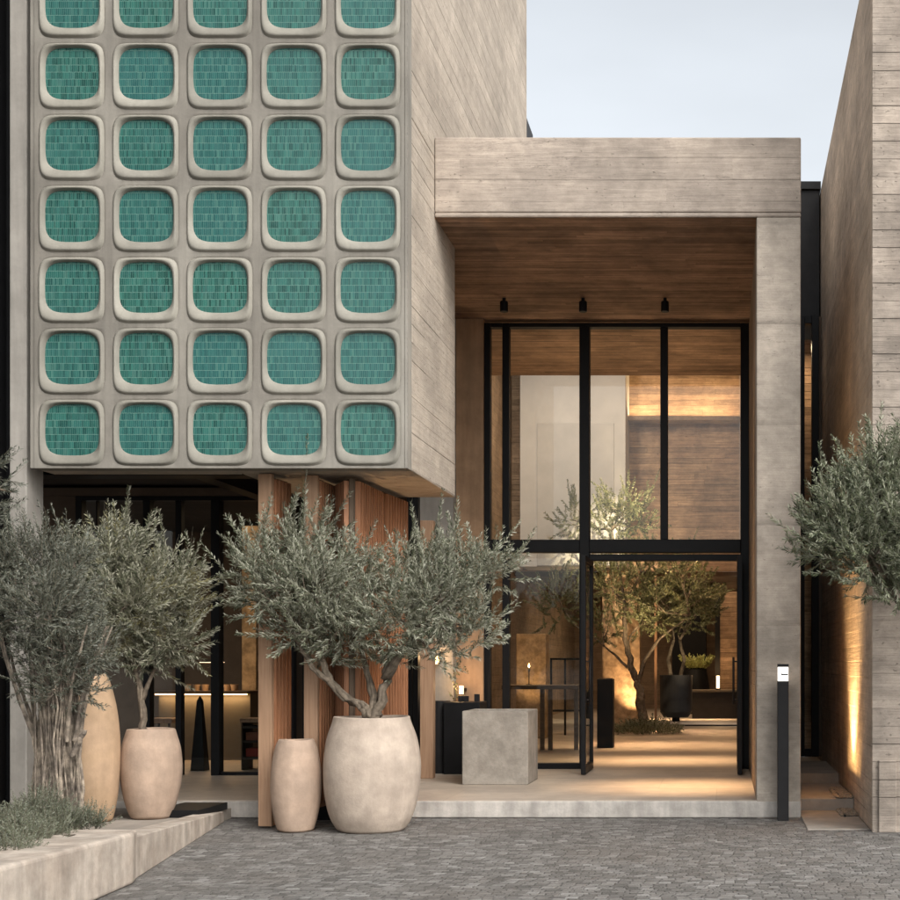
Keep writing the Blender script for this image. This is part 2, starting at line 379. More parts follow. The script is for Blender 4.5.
# ------------------------------------------------------------------ tiled tower
TF = 10.98; TX0, TX1 = -6.06, -2.77; TB = 3.18; TT = 11.6; TMID = 12.93
tower = thing('tiled_building', (-4.4, TF, 0), 'concrete building whose upper front is a grid of rounded niches lined with teal tiles', 'building')
body = MB()
body.box(-4.35, TX1, TF+.16, TMID, TB, 6.3)
body.box(TX0, -4.352, TF+.16, TMID, 3.52, 6.3)
body.box(TX0, TX1, TF+.16, 17.6, 6.302, TT)
body.box(TX0, -4.352, TF+.16, TF+.4, TB, 3.518)
body.build('wall', M['tower_side'], tower, bevel=.012)
PXW, PZH = 74*TF/1260, 71.3*TF/1260
cx0 = X(72.3, TF)-.008; cz0 = Z(432.5, TF)
NR, NC = 8, 5
def sq_ring(hw, hh, n=64):
    """points on a rectangle perimeter, uniform in angle-like param, corners included"""
    out = []
    for k in range(n):
        t = k/n*8
        seg = int(t); f = t-seg
        pts = [(1,0),(1,1),(0,1),(-1,1),(-1,0),(-1,-1),(0,-1),(1,-1),(1,0)]
        a, b = pts[seg], pts[seg+1]
        out.append(((a[0]+(b[0]-a[0])*f)*hw, (a[1]+(b[1]-a[1])*f)*hh))
    return out
def tv_ring(hw, hh, p=4.6, n=64, dz=0, barrel=.05):
    out = []
    for (u, w) in sq_ring(1, 1, n):
        a = math.atan2(w, u); c, s_ = math.cos(a), math.sin(a)
        r = (abs(c)**p+abs(s_)**p)**(-1/p)
        px, pz = c*r*hw, s_*r*hh
        bow = max(0., min(1., (5.6-p)/1.4))      # openings bulge, outer frame stays squarer
        px2 = px*(1-.05*bow*(pz/hh)**2); pz2 = pz*(1-.075*bow*(px/hw)**2)
        out.append((px2, pz2+dz))
    return out
NP = 64
skin = MB()
for r in range(NR):
    for c in range(NC):
        cx, cz = cx0+c*PXW, cz0+r*PZH
        rings = []
        rings.append([(u, 0.0, w) for u, w in sq_ring(PXW/2, PZH/2, NP)])
        A = sq_ring(PXW/2, PZH/2, NP); B = tv_ring(.290, .293, 6, NP, -.002)
        rings.append([(a[0]*.5+b[0]*.5, 0.0, a[1]*.5+b[1]*.5) for a, b in zip(A, B)])
        rings.append([(u, 0.0, w) for u, w in B])
        rings.append([(u, .03, w) for u, w in tv_ring(.262, .262, 5.5, NP)])
        vs = [(cx+p[0], TF+p[1], cz+p[2]) for ring in rings for p in ring]
        fs = [(i*NP+k, i*NP+(k+1)%NP, (i+1)*NP+(k+1)%NP, (i+1)*NP+k) for i in range(3) for k in range(NP)]
        skin.add(vs, fs)
xl, xr = cx0-PXW/2, cx0+(NC-.5)*PXW; zb, zt = cz0-PZH/2, cz0+(NR-.5)*PZH
skin.box(TX0, xl, TF+.012, TF+.16, TB, zt); skin.box(xr, TX1, TF+.012, TF+.158, TB, zt)
skin.box(xl, xr, TF+.012, TF+.158, TB, zb)
skin.box(TX0, TX1, TF+.012, TF+.158, zt, TT)
skin.build('facade', M['facade'], tower, smooth=False)
for o in tower.children:
    if o.name.startswith('facade'):
        for p in o.data.polygons:
            p.use_smooth = len(p.vertices)==4 and p.area < .02
for r in range(NR):
    for c in range(NC):
        cx, cz = cx0+c*PXW, cz0+r*PZH
        prof = [ # hw, hh, y, dz, power
            (.288,.291,.006,-.002,6.0),(.282,.285,-.002,-.002,6.0),(.277,.280,-.010,-.002,5.8),(.273,.276,-.018,-.002,5.6),(.268,.271,-.022,-.002,5.4),(.262,.264,-.023,-.001,5.2),
            (.255,.253,-.018,.005,4.9),(.248,.243,-.008,.013,4.6),(.240,.231,.004,.022,4.5),(.236,.224,.015,.026,4.5),(.235,.222,.032,.026,4.5)]
        vs = []; 
        for hw, hh, yy, dz, p in prof:
            jx, jz = 1+.010*math.sin(r*7.3+c*3.1), 1+.012*math.sin(r*2.9+c*5.7)
            vs += [(cx+u*jx, TF+yy, cz+w*jz) for u, w in tv_ring(hw, hh, p, NP, dz)]
        n = len(prof)
        fs = [(i*NP+k, i*NP+(k+1)%NP, (i+1)*NP+(k+1)%NP, (i+1)*NP+k) for i in range(n-1) for k in range(NP)]
        rim = MB().add(vs, fs).build('niche_rim', M['rim'], tower, smooth=True)
        tp = tv_ring(.242, .230, 4.5, NP, .026)
        t = MB().add([(cx+u, TF+.016, cz+w) for u, w in tp]+[(cx+u, TF+.029, cz+w) for u, w in tp],
                     [tuple(range(NP)), tuple(reversed(range(NP,2*NP)))]+[(k,k+NP,(k+1)%NP+NP,(k+1)%NP) for k in range(NP)]).build('tile_panel', M['tile'])
        t.parent = rim
# corner column, soffit beams
MB().box(X(12,11.1), X(29,11.1), 11.06, 11.34, .1, TT).build('corner_column', M['grey_plaster'], tower, bevel=.01)
MB().box(X(-60,11.3), X(11,11.3), 11.3, 11.5, .1, TT).build('cladding', M['black'], tower)
MB().box(-5.4,-5.22,11.6,14.6,3.36,3.50).build('soffit_beam', M['black'], tower)
MB().box(-11,-4.352,12.94,17.5,3.56,6.298).box(-11,TX0-.002,11.5,12.938,3.522,TT).build('core_wall', M['dark'], tower)

nb = MB().box(-8,-6.44,4.5,11.29,0,10.5)
tag(nb.build('side_building', M['black'], bevel=.01), 'black clad neighbouring wall closing the view at the left edge', 'building')
# dark roof edge far behind the tower
rt = MB().prism([(-5,17.65),(-2.79,17.65),(-2.79,18.3),(-5,18.3)], 7.5, [9.15,9.15,9.15,9.15])
tag(rt.build('roof_parapet', M['char']), 'dark parapet edge peeping out behind the pale tower wall above the entrance beam', 'parapet')

# ------------------------------------------------------------------ entrance portal and hall
WY = 15.67
portal = thing('entrance_portal', (-1.2, 12, 0), 'board marked concrete entrance portal with tall black framed glazing and an open double door', 'entrance')
MB().box(TX1+.003, .724, 12.0, 12.55, 5.772, 6.49).box(TX1+.003,.724,12.0,12.03,5.728,5.771).build('lintel_beam', M['portal'], portal, bevel=.015)
MB().box(.30, .721, 12.003, 12.55, 0, 5.727).build('pillar', M['pillar'], portal, bevel=.012)
MB().box(TX1+.003, .722, 12.032, 12.95, 5.73, 5.77).box(-4.6,.722,12.952,18.6,5.73,5.77).build('soffit', M['soffit'], portal)
MB().box(-4.6, .722, 12.952, 18.6, 5.772, 6.3).build('roof_slab', M['portal'], portal)
MB().box(.302, .72, 12.552, WY+.3, 0, 5.728).build('side_wall', M['brown_wall'], portal)
MB().box(-3.32, X(485,WY), WY-.12, WY+.12, FZ, 5.728).build('rear_wall', plain('warm brown plaster', (.42,.27,.165), .3, 2.5, .85, .4, 30, (.34,.215,.13), streak=.25), portal)
MB().box(X(417,15.4), -3.322, WY-.27, WY+.12, FZ, 5.728).build('pier', M['grey_plaster'], portal, bevel=.01)
# window wall
fr = MB()
xa, xb = X(485,WY), .286
HZ = 5.70; TZ0, TZ1 = Z(553,WY), Z(540,WY)
fy0, fy1 = WY-.06, WY+.06
def W(px): return X(px, WY)
fr.box(xa, W(491), fy0, fy1, FZ, HZ)
fr.box(W(503), W(510), fy0, fy1, FZ, HZ)
fr.box(W(740.5), xb+.012, fy0, fy1, FZ, HZ)
fr.box(W(491), W(503), fy0, fy1, HZ-.055, HZ); fr.box(W(510), W(740.5), fy0, fy1, HZ-.055, HZ)
fr.box(W(580), W(590), fy0-.02, fy1+.02, FZ, HZ-.056)
fr.box(W(660.5), W(668), fy0, fy1, TZ1, HZ-.056)
fr.box(W(491), W(503), fy0-.002, fy1+.002, TZ0, TZ1)
fr.box(W(510), W(580), fy0-.002, fy1+.002, TZ0, TZ1)
fr.box(W(590), W(740.5), fy0-.03, fy1+.03, TZ0, TZ1)
fr.box(W(590), W(740.5), fy0, fy1, TZ0-.10, TZ0-.02)
fr.box(W(510), W(580), fy0, fy1, FZ, FZ+.07)
wf = fr.build('window_frame', M['black'], portal, bevel=.006)
def pane(x0, x1, z0, z1, parent, y=WY):
    o = MB().box(x0, x1, y-.006, y+.006, z0, z1).build('pane', M['glass']); o.parent = parent
    o.location = (0,0,0)
    return o
for x0, x1, z0, z1 in [(W(491),W(503),TZ1,HZ-.055),(W(510),W(580),TZ1,HZ-.055),(W(590),W(660.5),TZ1,HZ-.055),(W(668),W(740.5),TZ1,HZ-.055),
                       (W(491),W(503),FZ,TZ0),(W(510),W(580),FZ+.07,TZ0)]:
    o = MB().box(x0, x1, WY-.006, WY+.006, z0, z1).build('pane', M['glass']); o.parent = wf
    o.location = (0,0,0)
# two door leaves standing open, folded outwards
def leaf(x, handle_side):
    y1 = fy0-.03; y0 = y1-.88; zt = TZ0-.11; w = .028
    f = MB()
    f.box(x-w, x+w, y0, y0+.07, FZ+.012, zt).box(x-w, x+w, y1-.07, y1, FZ+.012, zt)
    f.box(x-w, x+w, y0+.07, y1-.07, FZ+.012, FZ+.10).box(x-w, x+w, y0+.07, y1-.07, zt-.07, zt)
    d = f.build('door_leaf', M['black'], portal, bevel=.004)
    g = MB().box(x-.006, x+.006, y0+.07, y1-.07, FZ+.10, zt-.07).build('pane', M['glass']); g.parent = d
    h = MB()
    hx = x+handle_side*.075
    h.tube([(hx,y0+.05,1.0),(hx,y0+.05,1.55)], .014, 10)
    for z in (1.05,1.5): h.tube([(x,y0+.05,z),(hx,y0+.05,z)], .009, 8)
    hd = h.build('handle', M['char'], smooth=True); hd.parent = d
leaf(W(592), 1); leaf(W(739), -1)
# hall
hall = MB()
hall.box(-4.6,-4.4,WY+.13,37,FZ,7.6)                   # left wall
hall.box(.304,.5,WY+.31,26,FZ,7.6)
hall.build('hall_side_wall', M['brown_wall'], portal)
MB().box(-4.399,.303,26,26.3,3.4,7.7).build('bulkhead_wall', M['tan_stone'], portal)
MB().box(-4.6,.5,18.602,26.3,7.702,7.8).build('hall_ceiling', M['soffit'], portal)
MB().box(-4.399,.303,18.45,18.598,6.302,7.70).build('hall_upstand', M['brown_wall'], portal)
MB().box(X(520,25), X(625.5,25), 25.0, 25.995, 3.402, 7.695).build('reflection_block', M['pale_reflection'], portal, bevel=.008)  # solid pale block standing in for a reflection in the upper panes
MB().box(X(537,24.98), X(614,24.98), 24.975, 24.998, 3.42, Z(423,24.98)).build('reflection_panel', plain('grey reflection', (.51,.50,.49), .12, 2, .6, .1), portal, bevel=.006)  # darker inner rectangle of the same imitated reflection
MB().box(-4.39,1.6,26.31,36.8,3.3,3.4).build('back_ceiling', M['dark_brown'], portal)
MB().box(-9.6,1.8,36.8,37,FZ,3.5).build('back_wall', M['brown_wall'], portal)
MB().box(1.6,1.8,26.3,36.8,FZ,3.5).build('back_side_wall', M['brown_wall'], portal)
MB().box(X(719,31), X(745,31), 31, 31.3, FZ, 3.298).build('stub_wall', M['tan_stone'], portal)
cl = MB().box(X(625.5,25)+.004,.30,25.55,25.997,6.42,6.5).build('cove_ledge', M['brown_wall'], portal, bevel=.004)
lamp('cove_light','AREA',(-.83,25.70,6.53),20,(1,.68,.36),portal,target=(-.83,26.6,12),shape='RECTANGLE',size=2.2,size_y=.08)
# soffit spotlights
for i, px in enumerate((504, 583, 665)):
    y = 14.67; x = X(px, y)
    t = thing('ceiling_spotlight', (x, y, 5.73), ['black ceiling spotlight on the brown soffit above the narrow left pane','black ceiling spotlight on the brown soffit above the middle mullion','black ceiling spotlight on the brown soffit nearest the right pillar'][i], 'spotlight', 'spotlights on the portal soffit')
    MB().tube([(x,y,5.728),(x,y,5.69)], .02, 8).build('stem', M['black'], t)
    MB().lathe([(.0,0),(.044,0),(.047,.008),(.047,.11),(.042,.12),(0,.12)], (x,y,5.57), 24).build('lamp_body', M['black'], t, smooth=False)
# added area lights without fixtures that lay bands of light on the floor
for i, (yy, pw, x0, x1, zz) in enumerate([(13.35,12,-1.0,.15,5.69),(16.95,13,-1.75,.1,5.69),(20.1,17,-2.2,0.,7.66),(23.9,22,-2.2,0.,7.66),(29.5,14,-2.6,.2,3.26)]):
    lamp('floor_band_light','AREA',((x0+x1)/2,yy,zz+.015),pw,(1,.66,.36),portal,target=((x0+x1)/2,yy,0),shape='RECTANGLE',size=(x1-x0),size_y=.03,spread=R(24))
# soft room light of the hall and back room, plus an added fill spot
lamp('hall_glow','AREA',(-2.0,21.5,7.6),125,WARM2,portal,target=(-2,21.5,0),shape='RECTANGLE',size=3.5,size_y=4)
lamp('reflection_fill','SPOT',(-3.2,19.2,7.3),330,(1,.97,.94),portal,target=(-3.0,25,5.0),spot_size=R(85),spot_blend=1,shadow_soft_size=.25)  # unseen spot added to brighten the block that imitates the reflection
lamp('ceiling_wash','AREA',(-1.5,17.2,3.6),24,WARM2,portal,target=(-1.5,17.4,6),shape='RECTANGLE',size=2.6,size_y=1.2)
lamp('back_glow','AREA',(-1.5,31.5,3.25),60,WARM2,portal,target=(-1.5,31.5,0),shape='RECTANGLE',size=4,size_y=6)

# ------------------------------------------------------------------ right building and alley
rb = thing('concrete_building', (3, 11, 0), 'tall board marked concrete block at the right edge with a sharp front corner', 'building')
RX, RY = 1.286, 11.02
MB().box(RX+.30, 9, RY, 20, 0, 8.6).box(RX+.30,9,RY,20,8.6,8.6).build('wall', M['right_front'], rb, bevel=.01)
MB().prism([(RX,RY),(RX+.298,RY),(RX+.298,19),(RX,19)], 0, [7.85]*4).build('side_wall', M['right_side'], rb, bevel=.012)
MB().box(RX+.004, RX+.296, RY-.004, RY-.0, .0, 7.84).build('corner_facing', M['right_front'], rb)
MB().box(X(876,RY)+.02, X(896,RY), RY-.035, RY-.006, 0, Z(760,RY)).build('plinth', M['right_front'], rb, bevel=.008)
# dark volume closing the alley
dk = thing('dark_metal_volume', (1, 16.8, 0), 'black metal clad volume with a tall narrow glazed slit closing the alley', 'building')
MB().box(.62, 1.27, 16.9, 18.5, Z(318,16.9), 7.83).build('cladding', M['char'], dk, bevel=.01)
MB().box(.60, 1.283, 16.86, 18.5, 7.83, 7.93).build('coping', M['char'], dk)
xs0, xs1 = X(803,16.8), X(818.5,16.8)
f = MB().box(xs0-.25,xs0+.02,16.75,16.86,.24,4.9+1.2).box(X(811.5,16.8),xs1,16.72,16.86,.24,6.1).box(xs0+.02,X(811.5,16.8),16.75,16.86,.24,.34).box(xs0+.02,X(811.5,16.8),16.75,16.86,3.2,3.28).box(xs0+.02,X(811.5,16.8),16.75,16.86,6.0,6.1)
sf = f.build('window_frame', M['black'], dk, bevel=.004)
o = MB().box(xs0+.02,X(811.5,16.8),16.80,16.81,.34,6.0).build('pane', M['glass']); o.parent = sf
MB().box(xs1+.001,1.284,16.80,16.9,.24,6.1).build('infill', M['dark_brown'], dk)
MB().box(.62,1.27,17.6,17.8,.24,6.0).build('inner_wall', M['tan_stone'], dk)
lamp('slit_glow','AREA',(.95,17.2,5.8),6,WARM2,dk,target=(.95,17.2,0),size=.3)
# ground uplight + gravel
gv = MB()
for i in range(900):
    t = random.random(); y = 12.05+t*1.45; x = RX-.02-random.random()*(.15); r = .010+.018*random.random()
    zb_ = .014 if y < 12.55 else .132
    c = Vector((x,y,zb_+r*.4))
    ps = [c+Vector((r,0,0)),c+Vector((0,r,0)),c+Vector((-r,0,0)),c+Vector((0,-r,0)),c+Vector((0,0,r*.8)),c-Vector((0,0,r*.8))]
    gv.add(ps,[(0,1,4),(1,2,4),(2,3,4),(3,0,4),(1,0,5),(2,1,5),(3,2,5),(0,3,5)])
tag(gv.build('gravel', M['gravel']), 'strip of loose brown gravel along the foot of the right wall', 'gravel', kind='stuff')
up = thing('ground_uplight', (1.20, 12.55, .13), 'low linear uplight in the gravel washing the right alley wall', 'uplight')
MB().box(1.135,1.150,12.0,12.54,.014,.036).box(1.135,1.150,12.556,13.3,.134,.156).build('lamp_body', M['black'], up)
for k_, (yy_, w_) in enumerate(((12.2,1.6),(12.55,2.4),(12.9,1.8))):
    lamp('uplight_beam','AREA',(1.12,yy_,.20),w_,(1,.60,.24),up,target=(1.20,yy_,1.2),shape='RECTANGLE',size=.5,size_y=.03,spread=R(80))
lamp('uplight_wash','SPOT',(.95,12.6,.22),300,(1,.62,.27),up,target=(1.286,12.6,1.9),spot_size=R(72),spot_blend=1,shadow_soft_size=.06)
# bollard light
bx, by = X(783,11.86), 11.86
bo = thing('bollard_light', (bx,by,0), 'slim charcoal bollard with a lit white head in front of the portal pillar', 'bollard light')
MB().box(bx-.052,bx+.052,by-.052,by+.052,.0,Z(681,by)).build('post', M['char'], bo, bevel=.004)
MB().box(bx-.052,bx+.052,by-.052,by+.052,Z(667,by),Z(664,by)).build('cap', M['char'], bo, bevel=.003)
MB().box(bx-.047,bx+.047,by-.047,by+.047,Z(681,by)+.001,Z(667,by)-.001).build('lens', emit('bollard lens',(1,.95,.88),1.6), bo)
mk = MB(); zc = Z(674,by)
mk.box(bx-.012,bx+.045,by-.050,by-.0475,zc-.012,zc+.002).box(bx-.020,bx-.012,by-.050,by-.0475,zc-.012,zc+.03)
mk.build('bracket', M['char'], bo)

# ------------------------------------------------------------------ shop under the tower
SY = 14.76
shop = thing('shopfront', (-6, SY, FZ), 'black framed shop glazing in the shade under the tiled storey', 'shopfront')
f = MB()
def S(px): return X(px, SY)
HT = Z(501,SY)
f.box(S(78),S(84),SY-.06,SY+.06,FZ,HT).box(S(145),S(152),SY-.06,SY+.06,FZ,HT).box(S(177),S(183),SY-.05,SY+.05,FZ,HT)
f.box(S(213),S(221.5),SY-.07,SY+.07,FZ,HT).box(S(262),S(268),SY-.05,SY+.05,FZ,HT)
f.box(S(97),S(98.5),SY-.03,SY+.03,1.0,HT)
f.box(S(78),S(320),SY-.062,SY+.062,HT,HT+.05)
f.box(S(221.5),S(262),SY-.04,SY+.04,FZ,FZ+.04).box(S(152),S(213),SY-.04,SY+.04,Z(565,SY)-.02,Z(565,SY)+.02)
sfm = f.build('frame', M['black'], shop, bevel=.005)
for a, b in ((84,145),(152,177),(183,213),(221.5,262)):
    o = MB().box(S(a),S(b),SY-.006,SY+.006,FZ+.04,HT).build('pane', M['glass']); o.parent = sfm; o.location = -Vector(shop.location)+Vector(shop.location)
MB().box(-9,-3.72,SY-.1,SY+.1,HT+.052,3.52).build('fascia', M['dark_brown'], shop)
MB().box(-9,-4.36,12.2,12.45,3.30,3.518).build('header_beam', M['black'], shop)
MB().box(-9,S(77.5),SY-.05,SY+.05,FZ,HT+.05).build('timber_panel', M['dark_brown'], shop)
MB().box(-9.6,-4.62,19.0,19.2,FZ,3.55).build('back_wall', M['dark_brown'], shop)
MB().box(-9.6,-4.62,SY+.07,19.0,3.46,3.55).build('inner_ceiling', M['dark'], shop)
MB().box(-5.3,-5.1,SY+.3,19,FZ,3.46).build('party_wall', M['dark_brown'], shop)
g2 = MB()
for px in (276,290,304,318,330,408,414): g2.box(S(px),S(px+5),SY-.05,SY+.05,FZ,3.5)
g2.box(S(330),S(408),SY-.04,SY+.04,FZ,FZ+.06).build('dark_frame', M['black'], shop)
MB().box(S(323),S(413),SY+.06,SY+.16,FZ,3.5).box(S(269),S(322.5),SY+.06,SY+.16,FZ,3.5).build('dark_wall', M['dark_brown'], shop)
MB().box(X(242,17.6),X(256,17.6),17.6,18.2,FZ,3.4).build('stone_column', M['rough_stone'], shop)
lamp('column_light','SPOT',(X(247,17.3),17.3,3.2),25,WARM,shop,target=(X(249,17.6),17.75,0.6),spot_size=R(40),spot_blend=1)
lamp('shop_glow','AREA',(-6.8,16.8,3.4),14,WARM2,shop,target=(-6.8,16.8,0),size=2)
# bar
bar = thing('bar_counter', (-7,17,FZ), 'plastered bar counter with a warm glowing strip under its top behind the shop glass', 'counter')
b0, b1 = X(155,17), X(251,17); bz = Z(691,17)
MB().box(b0,b1,16.9,17.5,bz-.035,bz).build('counter_top', M['table_wood'], bar, bevel=.004)
MB().box(b0+.03,b1-.03,17.05,17.45,FZ,bz-.036).build('counter_front', M['bar_front'], bar)
MB().box(b0+.03,b1-.03,16.93,16.95,bz-.052,bz-.037).build('light_strip', emit('bar strip',(1,.55,.22),6), bar)
lamp('bar_light','AREA',((b0+b1)/2,16.98,bz-.06),3,WARM,bar,target=((b0+b1)/2,17.05,0),shape='RECTANGLE',size=b1-b0-.1,size_y=.03)
for i, px in enumerate((187,196.5,205,227.5,234.5)):
    yy = 17.15; x = X(px,yy)
    o = MB().lathe([(0,0),(.040,0),(.052,.085),(.046,.085),(.04,.02),(0,.02)], (x,yy,bz), 20).build('cup', plain('cup clay %d'%i,(.35,.24,.16),.2))
    tag(o, ['clay cup at the left end of the row on the bar','second clay cup on the bar, right of the leftmost one','clay cup on the bar just left of the black door post','clay cup on the bar just right of the black door post','clay cup at the right end of the row on the bar'][i], 'cup', 'cups on the bar')
pd = thing('pendant_lamp', (X(212,16.9),16.9,1.5), 'flat glowing disc pendant hanging over the bar', 'lamp')
px_ = X(212,16.9); zp = Z(662,16.9)
MB().lathe([(0,.03),(.06,.03),(.165,.008),(.165,0),(0,0)][::-1], (px_,16.9,zp), 28).build('lamp_shade', M['char'], pd)
MB().lathe([(0,0),(.155,0),(.155,.006),(0,.006)], (px_,16.9,zp-.008), 28).build('diffuser', emit('pendant glow',(1,.68,.4),2.6), pd)
MB().tube([(px_,16.9,zp+.03),(px_,16.9,3.46)], .006, 6).build('cord', M['black'], pd)
lamp('pendant_light','POINT',(px_,16.9,zp-.08),5,WARM,pd,shadow_soft_size=.12)
def stool(name, px, py, y, w, label, red=False):
    x = X(px,y); z = Z(py,y)
    t = thing(name, (x,y,FZ), label, 'stool')
    MB().box(x-w/2,x+w/2,y-w/2,y+w/2,z-.06,z).build('seat', M['post_wood'], t, bevel=.015)
    for sx in (-1,1):
        for sy in (-1,1):
            MB().tube([(x+sx*w*.38,y+sy*w*.38,FZ),(x+sx*w*.32,y+sy*w*.32,z-.06)], .014, 8).build('leg', M['black'], t)
    MB().box(x-w*.36,x+w*.36,y-.012,y+.012,FZ+.2,FZ+.225).build('footrest', M['black'], t)
stool('bar_stool', 164, 718, 16.0, .36, 'wooden topped stool standing before the bar beside the smaller terracotta planter')
t = thing('low_shelf', (X(255,15.6),15.6,FZ), 'dark stacked shelf unit with a wooden top by the wooden screen', 'shelf')
x0, x1 = X(244,15.6), X(268,15.6)
MB().box(x0,x1,15.45,15.8,Z(722,15.6),Z(718,15.6)).build('shelf_top', M['post_wood'], t, bevel=.004)
for k, zz in enumerate((.3,.5,.68)): MB().box(x0+.03,x1,15.47,15.78,zz,zz+.03).build('shelf', M['dark'], t)
for xx in (x0+.02, x1-.03): MB().box(xx,xx+.02,15.46,15.79,FZ,Z(722,15.6)).build('side_panel', M['dark'], t)
for k, (zz, cc) in enumerate(((.331,(.22,.04,.03)),(.531,(.20,.08,.05)))):
    tag(MB().box(x0+.06,x0+.22,15.5,15.7,zz,zz+.10).build('box', plain('red box %d'%k,cc,.2), bevel=.004), ['dark red box on the lower board of the dark shelf unit','rusty brown box on the upper board of the dark shelf unit'][k], 'box', 'boxes on the shelf unit')
xo, yo = X(200,15.4), 15.4
ob = MB(); ob.add([(xo-.085,yo-.085,FZ),(xo+.085,yo-.085,FZ),(xo+.085,yo+.085,FZ),(xo-.085,yo+.085,FZ),(xo-.03,yo-.03,1.02),(xo+.03,yo-.03,1.02),(xo+.03,yo+.03,1.02),(xo-.03,yo+.03,1.02),(xo,yo,1.09)],
    [(3,2,1,0),(0,1,5,4),(1,2,6,5),(2,3,7,6),(3,0,4,7),(4,5,8),(5,6,8),(6,7,8),(7,4,8)])
tag(ob.build('obelisk', M['black'], bevel=.004), 'slender black tapering obelisk standing inside the shop before the bar', 'sculpture')

# ------------------------------------------------------------------ wooden slatted screens
def screen(a, b, z0, z1a, z1b, label, lit=False, post=True, slats=14, flip=1):
    """a, b: xy ends seen from the camera; a is the near edge"""
    A, B = Vector((*a,0)), Vector((*b,0)); d = (B-A); L = d.length; d.normalize(); n = Vector((d.y,-d.x,0))*flip
    t = thing('slatted_screen', (A.x,A.y,z0), label, 'screen', 'folding wooden screens under the tower')
    def bar(s0, s1, n0, n1, za0, za1, zb1=None):
        p = [A+d*s0+n*n0, A+d*s1+n*n0, A+d*s1+n*n1, A+d*s0+n*n1]
        if zb1 is None: zb1 = za1
        m = MB().prism([(q.x,q.y) for q in p], za0, [za1,zb1,zb1,za1]); return m
    zt = lambda s_: z1a+(z1b-z1a)*s_/L
    if post: bar(0,.05,-.075,.05,z0,zt(0),zt(.05)).build('edge_post', M['post_wood'], t, bevel=.004)
    s0 = .052 if post else 0.
    bar(s0,L,-.02,.015,z0+.04,zt(s0)-.02,zt(L)-.02).build('back_board', M['dark_brown'], t)
    m = MB(); k = slats; w = (L-s0)/k
    for i in range(k):
        q = bar(s0+w*(i+.14), s0+w*(i+.70), .016, .062, z0+.06, zt(s0+w*i)-.04); m.add(q.v, q.f)
    m.build('slats', M['slat'], t, bevel=.003)
    bar(s0,L,.0155,.055,z0+.005,z0+.055).build('rail', M['slat'], t)
    return t
def P(px, Y): return (X(px,Y), Y)
UB = TB-.012
screen(P(266,11.25), P(286,11.62), .02, UB, UB, 'leftmost slatted wooden screen leaf, a pale post beside the shop floor', slats=5)
screen(P(312,11.33), P(334,11.9), FZ, UB, UB, 'middle slatted wooden screen leaf standing behind the smaller pot', slats=8)
screen(P(351,11.40), P(336,11.93), FZ, UB, UB, 'shadowed slatted leaf turning away left of the bright folded leaf', post=False, slats=9, flip=-1)
screen(P(353,11.42), P(378,12.2), FZ, UB, UB, 'bright slatted wooden leaf behind the large pale pot', post=False, slats=11)
screen(P(381,12.26), P(403,12.92), FZ, UB, UB, 'rightmost slatted wooden leaf next to the dark gap by the pier', post=False, slats=8)
for o_ in bpy.data.objects:
    if o_.name.startswith('slatted_screen') and o_['label'].startswith('bright'):
        lamp('screen_uplight','SPOT',(X(374,11.72),11.72,.30),60,WARM,o_,target=(X(366,12.0),11.86,2.6),spot_size=R(70),spot_blend=1)
        lamp('screen_uplight','SPOT',(X(322,11.75),11.62,.35),30,WARM,o_,target=(X(338,11.9),11.9,1.6),spot_size=R(70),spot_blend=1)
# lit post beside the pier and lamp
lp = MB().box(X(420,14.3),X(433,14.3),14.3,14.42,FZ,3.1)
tag(lp.build('timber_post', M['post_wood'], bevel=.005), 'square timber post lit from above beside the black console', 'post')

# ------------------------------------------------------------------ retaining walls, bed
bw = MB()
bw.prism([(-4.2,5.4),(-3.72,5.4),(-3.95,8.42),(-4.02,8.62),(-4.5,8.62)], 0, [.44,.44,.345,.34,.34])
o = bw.build('planter_wall', M['white_wall'], bevel=.025, seg=3)
tag(o, 'thick cream plastered planter wall in the left foreground, stained and rough', 'wall')
rw = MB().prism([(-4.24,8.623),(-4.03,8.623),(-4.66,11.72),(-4.84,11.72)], 0, [.29,.29,.10,.10])
tag(rw.build('ramp_wall', M['white_wall'], bevel=.008), 'low white wedge wall tapering down towards the shop kerb', 'wall')
sb = MB()
nx, ny = 18, 16
for j in range(ny+1):
    for i in range(nx+1):
        yy = 5.6+j*(4.2)/ny; xx = -7.2+i*((2.97 if yy<8.3 else 2.3))/nx
        sb.v.append((xx, yy, .30+.05*math.sin(xx*3.1+yy)*math.cos(yy*2.3)+.02*random.random()-(.24 if (j==ny or i==0) else 0)))
for j in range(ny):
    for i in range(nx): q=j*(nx+1)+i; sb.f.append((q,q+1,q+nx+2,q+nx+1))
tag(sb.build('soil', M['soil'], smooth=True), kind='structure')
mt = MB().box(X(163,11.4),X(208,11.4),11.2,11.85,.104,.17)
tag(mt.build('drain_box', M['black'], bevel=.004), 'flat black box on the terrace right of the smaller left planter', 'box')
bx0 = MB().box(X(318,11.9),X(342,11.9),11.86,11.995,.0,.15)
tag(bx0.build('floor_vent', M['black'], bevel=.003), 'black vent box low in the kerb between the two right pots', 'vent')

